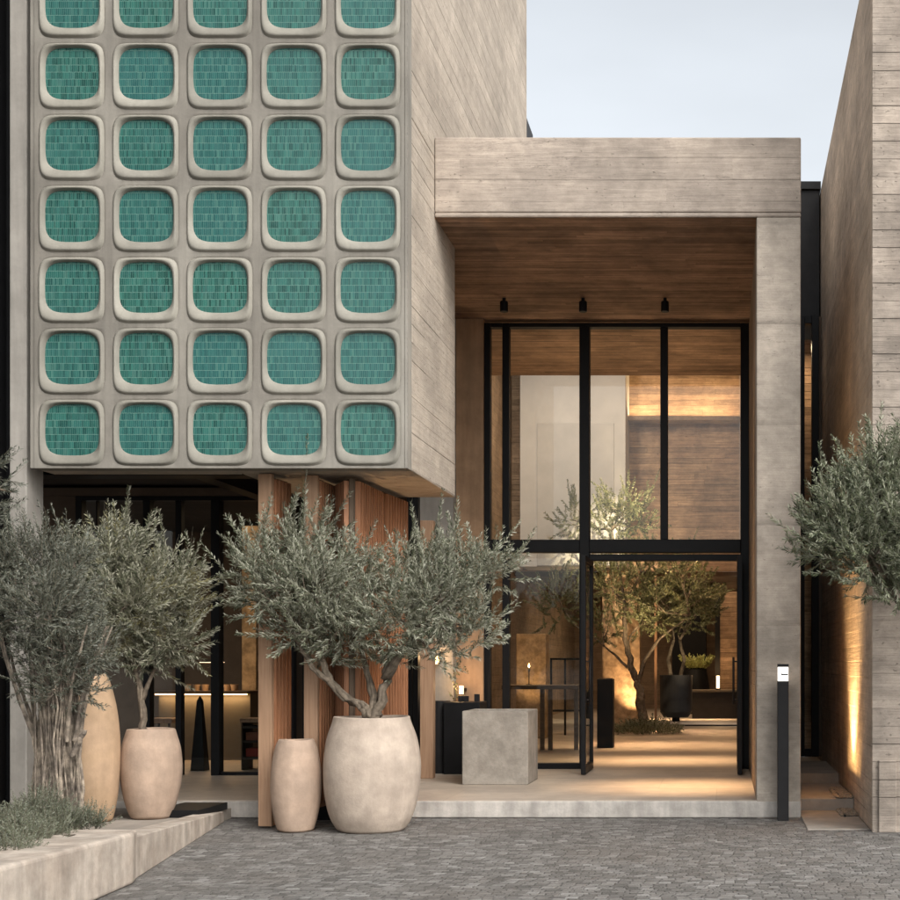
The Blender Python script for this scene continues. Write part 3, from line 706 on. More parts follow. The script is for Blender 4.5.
# ------------------------------------------------------------------ pots
def pot(name, px, y, z0, prof, mat, label, soil=True, n=64):
    """prof: list of (r,z) outside from bottom to lip in metres"""
    x = X(px,y)
    t = thing(name, (x,y,z0), label, 'pot')
    H = prof[-1][1]; rl = prof[-1][0]
    # smooth profile by Catmull-Rom
    pr = []
    P_ = [prof[0]]+prof+[prof[-1]]
    for i in range(1,len(P_)-2):
        p0,p1,p2,p3 = [np.array(q,float) for q in P_[i-1:i+3]]
        for k in range(6):
            u = k/6; pr.append(tuple(.5*((2*p1)+(-p0+p2)*u+(2*p0-5*p1+4*p2-p3)*u*u+(-p0+3*p1-3*p2+p3)*u**3)))
    pr.append(prof[-1])
    full = [(0.001,.0),(pr[0][0]-.012,0.)]+[(pr[0][0],.012)]+pr[1:]+[(rl-.006,H+.006),(rl-.035,H+.004),(rl-.042,H-.01),(rl-.03,H-.12),(0.001,H-.125)]
    m = MB().lathe(full, (x,y,z0), n)
    # hand made wobble
    r2 = np.random.default_rng(int(px))
    ph = r2.random(6)*6.28
    m.v = [ (x+(vx-x)*(1+.008*math.sin(3*math.atan2(vy-y,vx-x)+ph[0]+vz*4)+.006*math.sin(5*math.atan2(vy-y,vx-x)+ph[1]-vz*7)), y+(vy-y)*(1+.008*math.sin(3*math.atan2(vy-y,vx-x)+ph[2]+vz*5)), vz+.004*math.sin(2*math.atan2(vy-y,vx-x)+ph[3])) for vx,vy,vz in m.v]
    m.build('body', mat, t, smooth=True)
    if soil: MB().lathe([(0.001,0),(rl-.034,0),(rl-.036,.02),(0.001,.035)], (x,y,z0+H-.105), 32).build('soil', M['soil'], t)
    return t
s1 = 11.16/1260
pot('planter_pot', 372, 11.16+.0, .0, [(.290,.0),(.355,.12),(.400,.30),(.418,.50),(.412,.66),(.385,.82),(.340,.95),(.328,1.0)], M['stone_pot'], 'large pale stone pot holding the widest olive tree, in front of the screens')
pot('planter_pot', 296, 11.1, .0, [(.150,.0),(.180,.10),(.208,.26),(.216,.42),(.205,.58),(.180,.72),(.150,.80)], M['terracotta'], 'empty slim terracotta pot standing on the cobbles left of the large pale pot', soil=False)
pot('planter_pot', 151, 11.2, .10, [(.155,.0),(.205,.12),(.245,.30),(.258,.45),(.245,.62),(.215,.74),(.200,.79)], M['terracotta'], 'terracotta pot with a young olive on the terrace before the bar')
pot('floor_urn', 95, 10.95, .10, [(.135,.0),(.165,.12),(.190,.30),(.200,.52),(.195,.76),(.170,1.0),(.125,1.2),(.09,1.28)], M['terracotta_tall'], 'tallest ochre terracotta urn half hidden by the old olive trunk', soil=False)
# concrete cube planter
cx_a, cx_b, cy = X(462,13.54), X(528,13.54), 13.54
cu = thing('cube_planter', ((cx_a+cx_b)/2,13.9,FZ), 'rough grey concrete cube planter on the entrance floor', 'planter')
zc_ = Z(711,13.54); th=.05
q = MB(); q.add([(cx_a,cy,FZ),(cx_b,cy,FZ),(cx_b,cy+.71,FZ),(cx_a,cy+.71,FZ),(cx_a,cy,zc_),(cx_b,cy,zc_),(cx_b,cy+.71,zc_),(cx_a,cy+.71,zc_),
   (cx_a+th,cy+th,zc_),(cx_b-th,cy+th,zc_),(cx_b-th,cy+.71-th,zc_),(cx_a+th,cy+.71-th,zc_),(cx_a+th,cy+th,zc_-.1),(cx_b-th,cy+th,zc_-.1),(cx_b-th,cy+.71-th,zc_-.1),(cx_a+th,cy+.71-th,zc_-.1)],
   [(3,2,1,0),(0,1,5,4),(1,2,6,5),(2,3,7,6),(3,0,4,7),(4,5,9,8),(5,6,10,9),(6,7,11,10),(7,4,8,11),(8,9,13,12),(9,10,14,13),(10,11,15,14),(11,8,12,15)])
q.build('body', M['cube_concrete'], cu, bevel=.01)
MB().box(cx_a+th+.002,cx_b-th-.002,cy+th+.002,cy+.71-th-.002,zc_-.099,zc_-.05).build('soil', M['soil'], cu)

# ------------------------------------------------------------------ trees
def leaf_mesh(name, tw_p, tw_d, tw_l, leaf_len, leaf_w, spacing, mats, parent, rng, stem=.0022):
    """tw_*: arrays of twig start, direction, length. Builds twigs and paired narrow leaves as one mesh."""
    V = []; F = []; MI = []
    nt = len(tw_p)
    # curved twig: bend upwards
    per = np.maximum(3, (tw_l/spacing).astype(int))
    idx = np.repeat(np.arange(nt), per)
    k = np.concatenate([np.arange(p) for p in per])
    u = (k+.6)/np.repeat(per, per)
    p0 = tw_p[idx]; d0 = tw_d[idx]; L = tw_l[idx][:,None]
    bend = np.array([0,0,1.])[None,:]*.22+rng.normal(0,.10,(nt,3))[idx]
    pos = p0+d0*L*u[:,None]+bend*L*(u[:,None]**2)*.6
    tan = d0+bend*u[:,None]*1.2; tan /= np.linalg.norm(tan,axis=1,keepdims=True)
    rnd = rng.normal(0,1,(len(idx),3)); side = np.cross(tan, rnd); side /= np.linalg.norm(side,axis=1,keepdims=True)+1e-9
    for sgn in (1,-1):
        s_ = side*sgn
        dirn = tan*rng.uniform(.7,1.15,(len(idx),1))+s_*rng.uniform(.35,.8,(len(idx),1))+rng.normal(0,.12,(len(idx),3))
        dirn /= np.linalg.norm(dirn,axis=1,keepdims=True)
        ll = leaf_len*rng.uniform(.6,1.15,(len(idx),1))*(1.0-.35*u[:,None]**3)
        wv = np.cross(dirn, np.cross(tan, s_)+rng.normal(0,.6,(len(idx),3))); wv /= np.linalg.norm(wv,axis=1,keepdims=True)+1e-9
        ww = leaf_w*rng.uniform(.7,1.2,(len(idx),1))
        a = pos; b = pos+dirn*ll*.45+wv*ww*.5; c = pos+dirn*ll+np.array([0,0,-.1])*ll; e = pos+dirn*ll*.45-wv*ww*.5
        o = sum(len(q) for q in V); V.append(np.stack([a,b,c,e],1).reshape(-1,3))
        n = len(idx); F.append((o+np.arange(n*4)).reshape(-1,4)); MI.append(np.zeros(n,int))
    # stems: thin three sided
    m = nt; a0 = tw_p; b0 = tw_p+tw_d*tw_l[:,None]*.5+np.array([0,0,.22])*tw_l[:,None]*.15; c0 = tw_p+tw_d*tw_l[:,None]+np.array([0,0,.22])*tw_l[:,None]*.6
    s1_ = np.cross(tw_d, rng.normal(0,1,(m,3))); s1_ /= np.linalg.norm(s1_,axis=1,keepdims=True)+1e-9
    s2_ = np.cross(tw_d, s1_)
    for (q0,q1,r0,r1) in ((a0,b0,stem,stem*.7),(b0,c0,stem*.7,stem*.3)):
        o = sum(len(q) for q in V)
        ring = lambda q,r: [q+s1_*r, q-s1_*r*.5+s2_*r*.87, q-s1_*r*.5-s2_*r*.87]
        V.append(np.stack(ring(q0,r0)+ring(q1,r1),1).reshape(-1,3))
        base = o+np.arange(m)[:,None]*6
        for i in range(3): F.append(base+np.array([[i,(i+1)%3,3+(i+1)%3,3+i]])); MI.append(np.ones(m,int))
    V = np.concatenate(V); F = np.concatenate(F); MI = np.concatenate(MI)
    me = bpy.data.meshes.new(name); me.vertices.add(len(V)); me.vertices.foreach_set('co', V.astype(np.float32).ravel())
    me.loops.add(len(F)*4); me.loops.foreach_set('vertex_index', F.astype(np.int32).ravel())
    me.polygons.add(len(F)); me.polygons.foreach_set('loop_start', (np.arange(len(F))*4).astype(np.int32)); 
    me.polygons.foreach_set('material_index', MI.astype(np.int32))
    for q in mats: me.materials.append(q)
    me.update(calc_edges=True); me.validate()
    ob_ = bpy.data.objects.new(name, me); COL.objects.link(ob_); put(ob_, parent); return ob_

def bez(p0, p1, n=7, sag=.12, rng=None):
    p0, p1 = np.array(p0,float), np.array(p1,float); L = np.linalg.norm(p1-p0)
    c = (p0+p1)/2+rng.normal(0,1,3)*L*sag; 
    t = np.linspace(0,1,n)[:,None]
    pts = (1-t)**2*p0+2*t*(1-t)*c+t*t*p1
    pts[1:-1] += rng.normal(0,1,(n-2,3))*L*.018
    return pts

def olive(name, base, forks, clumps, leafm, label, ntw, seed, trunk_r=.05, leaf_len=.062, leaf_w=.0105, spikes=(), bark='bark', cat='olive tree', tw_len=(.11,.34), outward=.85, group='olive trees outside', shell=.55, core=None):
    """forks: list of polylines (trunk/limbs) ; clumps: (center, radii) ellipsoids hung on the nearest fork end"""
    rng = np.random.default_rng(seed); random.seed(seed)
    t = thing(name, base, label, cat, group)
    tr = MB(); ends = []
    for pts, r0, r1 in forks:
        pts = np.array(pts, float)
        # resample with wiggle
        seg = []
        for i in range(len(pts)-1):
            for q in np.linspace(0,1,5)[:-1]: seg.append(pts[i]*(1-q)+pts[i+1]*q)
        seg.append(pts[-1]); seg = np.array(seg); seg[1:-1] += rng.normal(0,1,(len(seg)-2,3))*r0*.16
        rr = np.linspace(1,0,len(seg))**.8*(r0-r1)+r1
        if r0 > .03 and bark == 'bark':
            ph = rng.uniform(0,6.28)
            for w in range(5):
                u = np.linspace(0,1,len(seg)); an = ph+w*1.257+u*3.2
                off = np.stack([np.cos(an), np.sin(an), np.zeros(len(seg))],1)*(rr*.50)[:,None]
                tr.tube([tuple(q) for q in seg+off+rng.normal(0,1,(len(seg),3))*r0*.05], list(rr*rng.uniform(.42,.62)), 8, .16)
        else: tr.tube([tuple(q) for q in seg], list(rr), 10, .13)
        ends += [seg[int(len(seg)*.6)], seg[-1]]
    ends = np.array(ends)
    vols = np.array([np.prod(c[1])**.75 for c in clumps]); vols /= vols.sum()
    TP=[];TD=[];TL=[]
    for (c, r), v in zip(clumps, vols):
        c = np.array(c); r = np.array(r)*.92
        e = ends[np.argmin(((ends-c)**2).sum(1))]
        br = bez(e, c, 7, .10, rng); tr.tube([tuple(q) for q in br], list(np.linspace(trunk_r*.42,.008,7)), 7, .1)
        n = int(ntw*v)
        d = rng.normal(0,1,(n,3)); d /= np.linalg.norm(d,axis=1,keepdims=True)
        rad = rng.uniform(0,1,n)**shell
        p = c+d*r*rad[:,None]
        # uneven outline
        dd = d*outward+rng.normal(0,.45,(n,3))+np.array([0,0,.55]); dd /= np.linalg.norm(dd,axis=1,keepdims=True)
        l = rng.uniform(tw_len[0],tw_len[1],n)*np.where((rng.random(n)<.14)&(d[:,2]>.25),rng.uniform(1.4,2.1,n),1)
        TP.append(p);TD.append(dd);TL.append(l)
        for q in range(min(16,max(4,n//40))):
            j = rng.integers(n); k = rng.integers(2,7)
            b2 = bez(br[k], p[j], 6, .10, rng); tr.tube([tuple(w) for w in b2], list(np.linspace(.0085,.003,6)), 5)
    for (p, d, l) in spikes:   # long upright shoots
        p = np.array(p,float); d = np.array(d,float); d /= np.linalg.norm(d)
        for w in range(5):
            TP.append((p+d*l*w/5.+rng.normal(0,.01,3))[None]); TD.append((d+rng.normal(0,.10+.05*(w%2),3))[None]); TL.append(np.array([l*.36]))
        for w in range(6):
            TP.append((p+d*l*rng.uniform(.0,.75))[None]); q = d+rng.normal(0,.5,3); TD.append((q/np.linalg.norm(q))[None]); TL.append(np.array([l*.24]))
    if core: core(tr)
    tr.build('trunk', M[bark], t, smooth=(bark=='bark'))
    leaf_mesh('crown', np.concatenate(TP), np.concatenate([q/np.linalg.norm(q,axis=1,keepdims=True) for q in TD]), np.concatenate(TL), leaf_len, leaf_w, .0135, [M[leafm], M['twig']], t, rng)
    return t

def C(px, py, Y, rx, rz, ry=None):
    """clump from the outline: centre and radii in pixels at depth Y"""
    k = Y/1260
    return ((X(px,Y), Y, Z(py,Y)), (rx*k, (ry if ry else (rx+rz)/2)*k, rz*k))
def Q(px, py, Y): return (X(px,Y), Y, Z(py,Y))
def spike(px, py, px2, py2, Y):
    a, b = np.array(Q(px,py,Y)), np.array(Q(px2,py2,Y)); return (a, b-a, np.linalg.norm(b-a))

Y1 = 11.16
olive('olive_tree', (X(372,Y1),Y1,.95),
  [([Q(374,722,Y1),Q(366,708,Y1),Q(350,698,Y1-.02),Q(330,682,Y1-.05),Q(322,660,Y1-.05)], .066,.024),
   ([Q(374,722,Y1),Q(380,700,Y1),Q(386,672,Y1+.05),Q(392,645,Y1+.05)], .055,.022),
   ([Q(378,716,Y1),Q(372,690,Y1+.1),Q(362,655,Y1+.15)], .05,.02),
   ([Q(386,678,Y1),Q(400,655,Y1-.1),Q(418,635,Y1-.15)], .045,.02),
   ([Q(330,682,Y1-.05),Q(312,668,Y1-.1),Q(300,645,Y1-.1)], .035,.015)],
  [C(275,585,Y1-.1,38,36), C(262,560,Y1+.1,26,26), C(300,545,Y1+.1,36,26), C(320,590,Y1-.25,42,42), C(300,625,Y1-.1,36,26), C(345,625,Y1-.2,38,32), C(355,575,Y1+.15,38,28),
   C(395,615,Y1-.2,42,40), C(415,575,Y1+.1,38,30), C(440,600,Y1-.15,40,40), C(465,575,Y1+.1,32,24), C(492,572,Y1+.05,26,17), C(470,630,Y1-.05,28,30), C(430,650,Y1-.1,30,20), C(325,650,Y1,26,16), C(254,600,Y1,20,22), C(385,655,Y1+.1,26,14)],
  'leaf', 'wide grey green olive tree growing from the large pale stone pot', 1600, 11, .05,
  spikes=[spike(285,540,296,494,Y1),spike(260,545,268,505,Y1),spike(318,545,326,505,Y1),spike(450,570,456,511,Y1),spike(430,560,440,535,Y1),spike(340,560,346,530,Y1),spike(236,570,230,540,Y1),spike(505,565,523,548,Y1)])

Y2 = 11.2
olive('olive_tree', (X(144,Y2),Y2,.85),
  [([Q(143,735,Y2),Q(143,715,Y2),Q(141,690,Y2),Q(136,672,Y2)], .034,.022),
   ([Q(142,700,Y2),Q(150,680,Y2),Q(158,660,Y2)], .022,.012), ([Q(136,672,Y2),Q(128,650,Y2),Q(120,620,Y2)], .02,.012)],
  [C(115,565,Y2-.1,34,32), C(128,605,Y2-.25,36,36), C(160,590,Y2-.05,32,28), C(178,600,Y2+.05,28,22), C(160,635,Y2-.1,36,26), C(120,640,Y2-.1,32,24), C(180,640,Y2,22,18), C(105,595,Y2,26,30), C(148,660,Y2,30,14), C(90,570,Y2+.1,20,22)],
  'leaf_warm', 'young olive with yellowish upright shoots in the terracotta pot before the bar', 1050, 23, .032,
  spikes=[spike(118,560,128,500,Y2),spike(138,560,152,514,Y2),spike(120,545,127,508,Y2),spike(98,555,103,518,Y2),spike(180,590,205,585,Y2),spike(188,570,205,565,Y2)])

# old olive on the left: a bundle of stringy stems
Y3 = 9.35
rng3 = np.random.default_rng(5)
forks = []
for i in range(46):
    a = rng3.uniform(0,6.28); r = rng3.uniform(.8,1.08)
    w0, w1, w2 = .168, .137, .175
    tw = rng3.uniform(-.2,.5); cxx = X(57,Y3)
    zt_ = rng3.uniform(1.2,1.75); k_ = rng3.normal(0,.02,6)
    forks.append(([(cxx+w0*r*math.cos(a),Y3+w0*r*math.sin(a),.27),(cxx+(w0*.4+w1*.6)*r*math.cos(a+tw*.3)+k_[0],Y3+w1*r*math.sin(a+tw*.3)+k_[1],.52),(cxx+w1*r*math.cos(a+tw*.6)+k_[2],Y3+w1*r*math.sin(a+tw*.6)+k_[3],.9),(cxx-.01+w1*1.15*r*math.cos(a+tw*.8)+k_[4],Y3+w1*1.1*r*math.sin(a+tw*.8),1.15),(cxx-.02+w2*r*math.cos(a+tw),Y3+w2*r*math.sin(a+tw),zt_)], rng3.uniform(.006,.014), rng3.uniform(.003,.006)))
for i in range(9):
    a = rng3.uniform(0,6.28)
    forks.append(([(X(57,Y3)+.14*math.cos(a),Y3+.14*math.sin(a),.9),(X(52,Y3)+.25*math.cos(a),Y3+.22*math.sin(a),1.3),(X(55,Y3)+.4*math.cos(a),Y3+.3*math.sin(a),1.75)], .016,.006))
forks.append(([Q(72,756,Y3-.1),Q(79,742,Y3-.12),Q(85,730,Y3-.12)], .022,.016))
from mathutils import noise as mnoise
def old_core(tr):
    nA, nZ = 180, 120; x0 = X(57,Y3); vs = []; fs = []
    for k in range(nZ):
        z = .24+k/(nZ-1)*1.25
        h = k/(nZ-1)
        base = .160-.050*math.sin(min(1,h*1.5)*math.pi*.5)+.05*max(0,h-.6)
        for q in range(nA):
            a = 2*math.pi*q/nA; tw = a+h*.8
            n1 = mnoise.noise(Vector((math.cos(tw)*1.6, math.sin(tw)*1.6, z*.9)))
            ph = tw*1.0
            n2 = 1-abs(mnoise.noise(Vector((math.cos(ph)*5, math.sin(ph)*5, z*1.5+7))))*2
            n3 = 1-abs(mnoise.noise(Vector((math.cos(ph)*13, math.sin(ph)*13, z*3.2+3))))*2
            n4 = mnoise.noise(Vector((math.cos(ph)*22, math.sin(ph)*22, z*14)))
            r = base*(1+.26*n1+.17*n2+.10*n3+.05*n4-.18)
            vs.append((x0+r*math.cos(a)-.01*h, Y3+r*math.sin(a)*.9, z))
    for k in range(nZ-1):
        for q in range(nA): fs.append((k*nA+q,k*nA+(q+1)%nA,(k+1)*nA+(q+1)%nA,(k+1)*nA+q))
    fs.append(tuple(range((nZ-1)*nA, nZ*nA)))
    tr.add(vs, fs)
olive('olive_tree', (X(57,Y3),Y3,.28), forks,
  [C(15,575,Y3,30,32), C(45,560,Y3+.1,32,24), C(10,620,Y3-.1,28,30), C(45,610,Y3-.2,36,38), C(70,600,Y3,24,34), C(74,562,Y3+.15,18,20), C(66,655,Y3-.1,28,34), C(92,650,Y3+.05,18,26), C(30,650,Y3,22,18), C(-15,590,Y3,30,40), C(84,690,Y3+.05,16,18), C(58,688,Y3-.12,24,22), C(38,676,Y3-.1,16,22)],
  'leaf_grey', 'old grey olive with a thick stringy trunk in the planter at the left edge', 1500, 31, .03, leaf_len=.044, leaf_w=.008, bark='bark2', core=old_core,
  spikes=[spike(20,545,25,515,Y3),spike(60,550,68,525,Y3)], tw_len=(.08,.24))

Y4 = 10.1
olive('olive_tree', (1.95,Y4+.1,0),
  [([(1.95,Y4+.1,0),(1.93,Y4+.1,.6),(1.86,Y4+.05,1.1),(1.75,Y4,1.6)], .09,.05), ([(1.86,Y4+.05,1.1),(1.6,Y4,1.7),(1.3,Y4,2.1)], .05,.02), ([(1.8,Y4,1.3),(2.0,Y4+.1,1.9),(2.2,Y4+.1,2.4)], .05,.02)],
  [C(884,500,Y4,40,42), C(849,520,Y4-.1,36,34), C(829,545,Y4,26,30), C(869,555,Y4-.2,42,40), C(914,540,Y4-.2,44,50), C(919,475,Y4,38,34), C(944,520,Y4,40,50), C(959,590,Y4,36,36), C(904,590,Y4-.1,30,16), C(874,475,Y4+.1,28,22), C(984,480,Y4,36,36), C(826,520,Y4+.1,18,20), C(974,550,Y4,40,40)],
  'leaf_right', 'leafy green olive crown reaching in from the right edge before the concrete corner', 1900, 47, .05,
  spikes=[spike(865,470,871,428,Y4),spike(890,455,898,425,Y4),spike(838,490,838,462,Y4),spike(800,520,796,498,Y4),spike(798,560,788,535,Y4)])

# far left branch poking in beside the column, another small olive out of frame
Y5 = 10.2
olive('olive_tree', (-6.2,Y5,0.1),
  [([(-6.2,Y5,.1),(-6.22,Y5,1.2),(-6.18,Y5,2.2),(-6.15,Y5,2.75)], .05,.018), ([(-6.18,Y5,2.2),Q(-30,480,Y5),Q(12,492,Y5)], .018,.006)],
  [C(-25,470,Y5,18,18), C(-32,520,Y5,20,26)], 'leaf_grey', 'bare twig of a small olive poking in at the left edge beside the grey column', 130, 53, .03,
  spikes=[spike(-8,488,16,492,Y5),spike(-12,470,8,462,Y5),spike(-12,505,8,503,Y5)])

# grey santolina shrubs in the bed
def shrub(name, px, py, Y, rx, rz, n, seed, label, leafm='leaf_herb'):
    rng = np.random.default_rng(seed); k = Y/1260
    b = np.array([X(px,Y), Y, .30])
    t = thing(name, tuple(b), label, 'shrub', 'grey shrubs in the planter bed')
    a = rng.uniform(0,6.28,n); rr = np.sqrt(rng.random(n))*rx*k
    p = np.stack([b[0]+rr*np.cos(a)*.8, b[1]+rr*np.sin(a)*.8, np.full(n,.29)+rng.random(n)*rz*k*.9*(1-(rr/(rx*k))**2*.6)],1)
    d = np.stack([np.cos(a)*rr/(rx*k)*.8, np.sin(a)*rr/(rx*k)*.8, np.full(n,.9)],1)+rng.normal(0,.3,(n,3)); d /= np.linalg.norm(d,axis=1,keepdims=True)
    leaf_mesh('foliage', p, d, rng.uniform(.07,.17,n), .022, .0055, .008, [M[leafm],M['twig']], t, rng, .0018)
for i, (px,py,Y,rx,rz,n) in enumerate([(8,830,8.4,26,26,260),(38,805,9.0,26,34,300),(62,828,8.9,22,14,160),(-22,840,8.2,26,30,200),(22,838,8.0,26,18,200),(85,826,9.0,20,10,120),(48,838,8.3,20,12,140),(5,852,7.5,26,12,150)]):
    shrub('santolina_shrub', px, py, Y, rx, rz, n, 60+i, ['silvery santolina shrub at the very left of the planter bed','tallest feathery santolina shrub against the old olive trunk','low santolina tuft at the foot of the old olive trunk','santolina shrub cut off by the left picture edge','nearest santolina shrub spilling over the planter wall','small creeping green tuft right of the old olive trunk','low santolina tuft in the middle of the planter bed behind the wall','flat santolina tuft nearest the camera at the left edge'][i])

# ------------------------------------------------------------------ things in the entrance and hall
co = thing('console', (-3.3,15,FZ), 'black console standing against the lit wall behind the concrete cube', 'console')
MB().box(X(446,15.0),X(482,15.0),14.85,15.33,FZ,1.02).build('body', M['black'], co, bevel=.01)
MB().lathe([(0,0),(.12,0),(.12,.86),(0,.86)], (X(440,15.05),15.06,FZ), 28).build('end_drum', M['char'], co)
for i,(px,h) in enumerate(((461,.07),(466,.07),(477,.09))):
    x=X(px,15.1)
    tag(MB().box(x-.025,x+.03,15.05,15.12,1.022,1.02+h).build('card_holder', M['char'], bevel=.003), ['leftmost small dark holder on the black console','middle small dark holder on the black console','larger dark holder at the right end of the black console'][i], 'holder', 'holders on the console')
for i,(px,py) in enumerate(((437,660),(461,690))):
    x, z = X(px,15.3), Z(py,15.3)
    t = thing('wall_light', (x,15.36,z), ['upper small wall light glowing on the pier beside the olive crown','lower small wall light glowing just above the black console'][i], 'wall light', 'wall lights by the console')
    MB().tube([(x,15.32,z-.05),(x,15.32,z+.05)], .028, 16).build('lamp_body', emit('wall light glow %d'%i,(1,.62,.3),2.2), t)
    MB().box(x-.02,x+.02,15.33,15.40 if i==0 else 15.54,z-.02,z+.02).build('bracket', M['black'], t)
    lamp('wall_light_glow','POINT',(x,15.24,z+.05),2.2,WARM,t,shadow_soft_size=.03)
lamp('post_light','SPOT',(X(428,14.0),14.0,2.9),18,WARM,co,target=(X(427,14.3),14.32,.2),spot_size=R(22),spot_blend=1)
# trailing plant by the console
rng = np.random.default_rng(3)
t = thing('trailing_plant', (X(455,15.2),15.2,1.02), 'thin trailing plant stem hanging above the black console', 'plant')
n=22; zz=np.linspace(1.1,1.95,n)
leaf_mesh('foliage', np.stack([X(455,15.2)+rng.normal(0,.03,n), np.full(n,15.2), zz],1), np.tile([[.2,0,-.8]],(n,1))+rng.normal(0,.3,(n,3)), np.full(n,.12), .04,.016,.03,[M['leaf_in'],M['twig']],t,rng)

tb = thing('long_table', (-2.9,19,FZ), 'long dark wooden table seen through the lower left pane', 'table')
ty = 19.0
MB().box(X(505,ty),X(580,ty),ty-.3,ty+.5,Z(689,ty),Z(685,ty)).build('table_top', M['table_wood'], tb, bevel=.004)
for px in (540,548,574): MB().box(X(px,ty),X(px+4,ty),ty+.0,ty+.08,FZ,Z(689,ty)).build('leg', M['table_wood'], tb)
cd = thing('candle', (X(529,19.05),19.05,1.2), 'lit candle on a thin holder on the long dark table', 'candle')
xx = X(529,19.05); zz = Z(685,19.05)
MB().lathe([(0,0),(.05,0),(.05,.01),(.008,.014),(.008,.2),(.016,.21),(.016,.26),(0,.26)], (xx,19.05,zz), 16).build('holder', M['black'], cd)
MB().lathe([(0.001,0),(.012,.012),(.014,.025),(.006,.05),(.001,.065)], (xx,19.05,zz+.262), 12).build('flame', emit('flame',(1,.6,.25),14), cd, smooth=True)
lamp('candle_glow','POINT',(xx,18.95,zz+.34),7,WARM,cd,shadow_soft_size=.04)
sw = MB().box(X(516,22),X(546,22),22,22.4,FZ,2.0)
tag(sw.build('stone_pier', M['rough_stone'], bevel=.02), 'rough stone pier glowing behind the candle through the lower left pane', 'pier')
lamp('pier_light','SPOT',(X(530,21.3),21.3,.35),40,WARM,cd,target=(X(531,22),22.05,1.6),spot_size=R(60),spot_blend=1)
rk = thing('metal_rack', (X(562,23),23,FZ), 'black open metal rack in front of the dim wall in the hall', 'rack')
r_=MB()
for px in (550,564,580): r_.box(X(px,23),X(px+2,23),23,23.04,FZ,Z(658,23))
r_.box(X(550,23),X(582,23),23.0,23.04,Z(660,23),Z(658,23)).build('frame', M['black'], rk)
MB().box(X(552,23),X(580,23),22.99,23.3,.6,.63).build('shelf', M['black'], rk); MB().box(X(552,23),X(580,23),22.99,23.3,1.05,1.08).build('shelf', M['black'], rk)
# tall black pedestal planter behind door
tp = thing('pedestal', (X(605,19.5),19.7,FZ), 'tall plain black pedestal planter just inside the open door', 'planter')
MB().box(X(597,19.5),X(613,19.5),19.5,19.76,FZ,Z(679,19.5)).build('body', M['black'], tp, bevel=.008)
MB().box(X(598.5,19.5),X(611.5,19.5),19.53,19.73,Z(679,19.5)-.002,Z(679,19.5)+.012).build('soil', M['soil'], tp)
# indoor olive
Y6 = 23.6
olive('indoor_olive', (X(640,Y6),Y6,FZ),
  [([Q(645,732,Y6),Q(642,712,Y6),Q(640,692,Y6),Q(638,680,Y6)], .10,.075), ([Q(638,682,Y6),Q(630,665,Y6),Q(626,640,Y6),Q(624,600,Y6)], .07,.03),
   ([Q(638,682,Y6),Q(645,660,Y6),Q(658,640,Y6),Q(690,615,Y6)], .045,.015), ([Q(628,668,Y6),Q(615,655,Y6),Q(604,646,Y6)], .03,.012), ([Q(624,600,Y6),Q(618,560,Y6),Q(612,530,Y6)], .03,.012)],
  [C(612,590,Y6,24,34), C(640,575,Y6,28,30), C(660,610,Y6-.2,24,22), C(605,630,Y6,16,20), C(612,520,Y6,26,26), C(636,520,Y6,20,22), C(622,505,Y6,18,14), C(690,590,Y6+.2,26,24), C(640,625,Y6,20,16), C(572,520,Y6+.6,18,20), C(560,600,Y6+.3,26,30), C(675,570,Y6,26,18)],
  'leaf_in', 'slender olive tree growing inside the hall, lit from below, seen through the open door', 760, 71, .05, leaf_len=.075, leaf_w=.017, cat='olive tree', group='olive trees inside', shell=.5, tw_len=(.15,.45))
sc_ = MB().box(X(602,25.2),X(640,25.2),25.2,25.5,FZ,3.35)
tag(sc_.build('stone_pillar', M['rough_stone'], bevel=.03), 'rough stone pillar lit from below right behind the indoor olive trunk', 'pillar')
uu = thing('tree_uplight', (X(632,24.4),24.4,FZ), 'small black uplight at the foot of the indoor olive', 'uplight')
MB().lathe([(0,0),(.05,0),(.05,.10),(.04,.11),(0,.11)], (X(632,24.4),24.4,FZ), 20).build('lamp_body', M['black'], uu)
lamp('tree_beam','SPOT',(X(632,24.4),24.75,.32),150,WARM,uu,target=(X(632,24.4),25.2,1.3),spot_size=R(80),spot_blend=1,shadow_soft_size=.04)
lamp('crown_top_fill','SPOT',(X(640,19),18.9,7.3),3600,(1,.80,.5),uu,target=Q(618,512,Y6),spot_size=R(22),spot_blend=.9,shadow_soft_size=.05)  # unseen extra spot high in the hall, added to brighten the upper crown
lamp('crown_beam','SPOT',(X(650,23.0),22.6,.36),520,(1,.74,.42),uu,target=(X(640,23.6),23.6,4.4),spot_size=R(55),spot_blend=1,shadow_soft_size=.05)
rng = np.random.default_rng(9); n=420
t = thing('underplanting', (X(645,23.4),23.4,FZ), 'dark low underplanting round the foot of the indoor olive', 'plant')
a=rng.uniform(0,6.28,n); rr=np.sqrt(rng.random(n)); 
p=np.stack([X(645,23.4)+rr*np.cos(a)*.62,23.5+rr*np.sin(a)*.6,FZ+.0*a+.22*rng.random(n)*(1.1-rr)],1); d=np.stack([np.cos(a)*rr,np.sin(a)*rr,np.full(n,.7)],1); d/=np.linalg.norm(d,axis=1,keepdims=True)
leaf_mesh('foliage',p,d,rng.uniform(.1,.2,n),.06,.02,.025,[M['leaf_right'],M['twig']],t,rng)
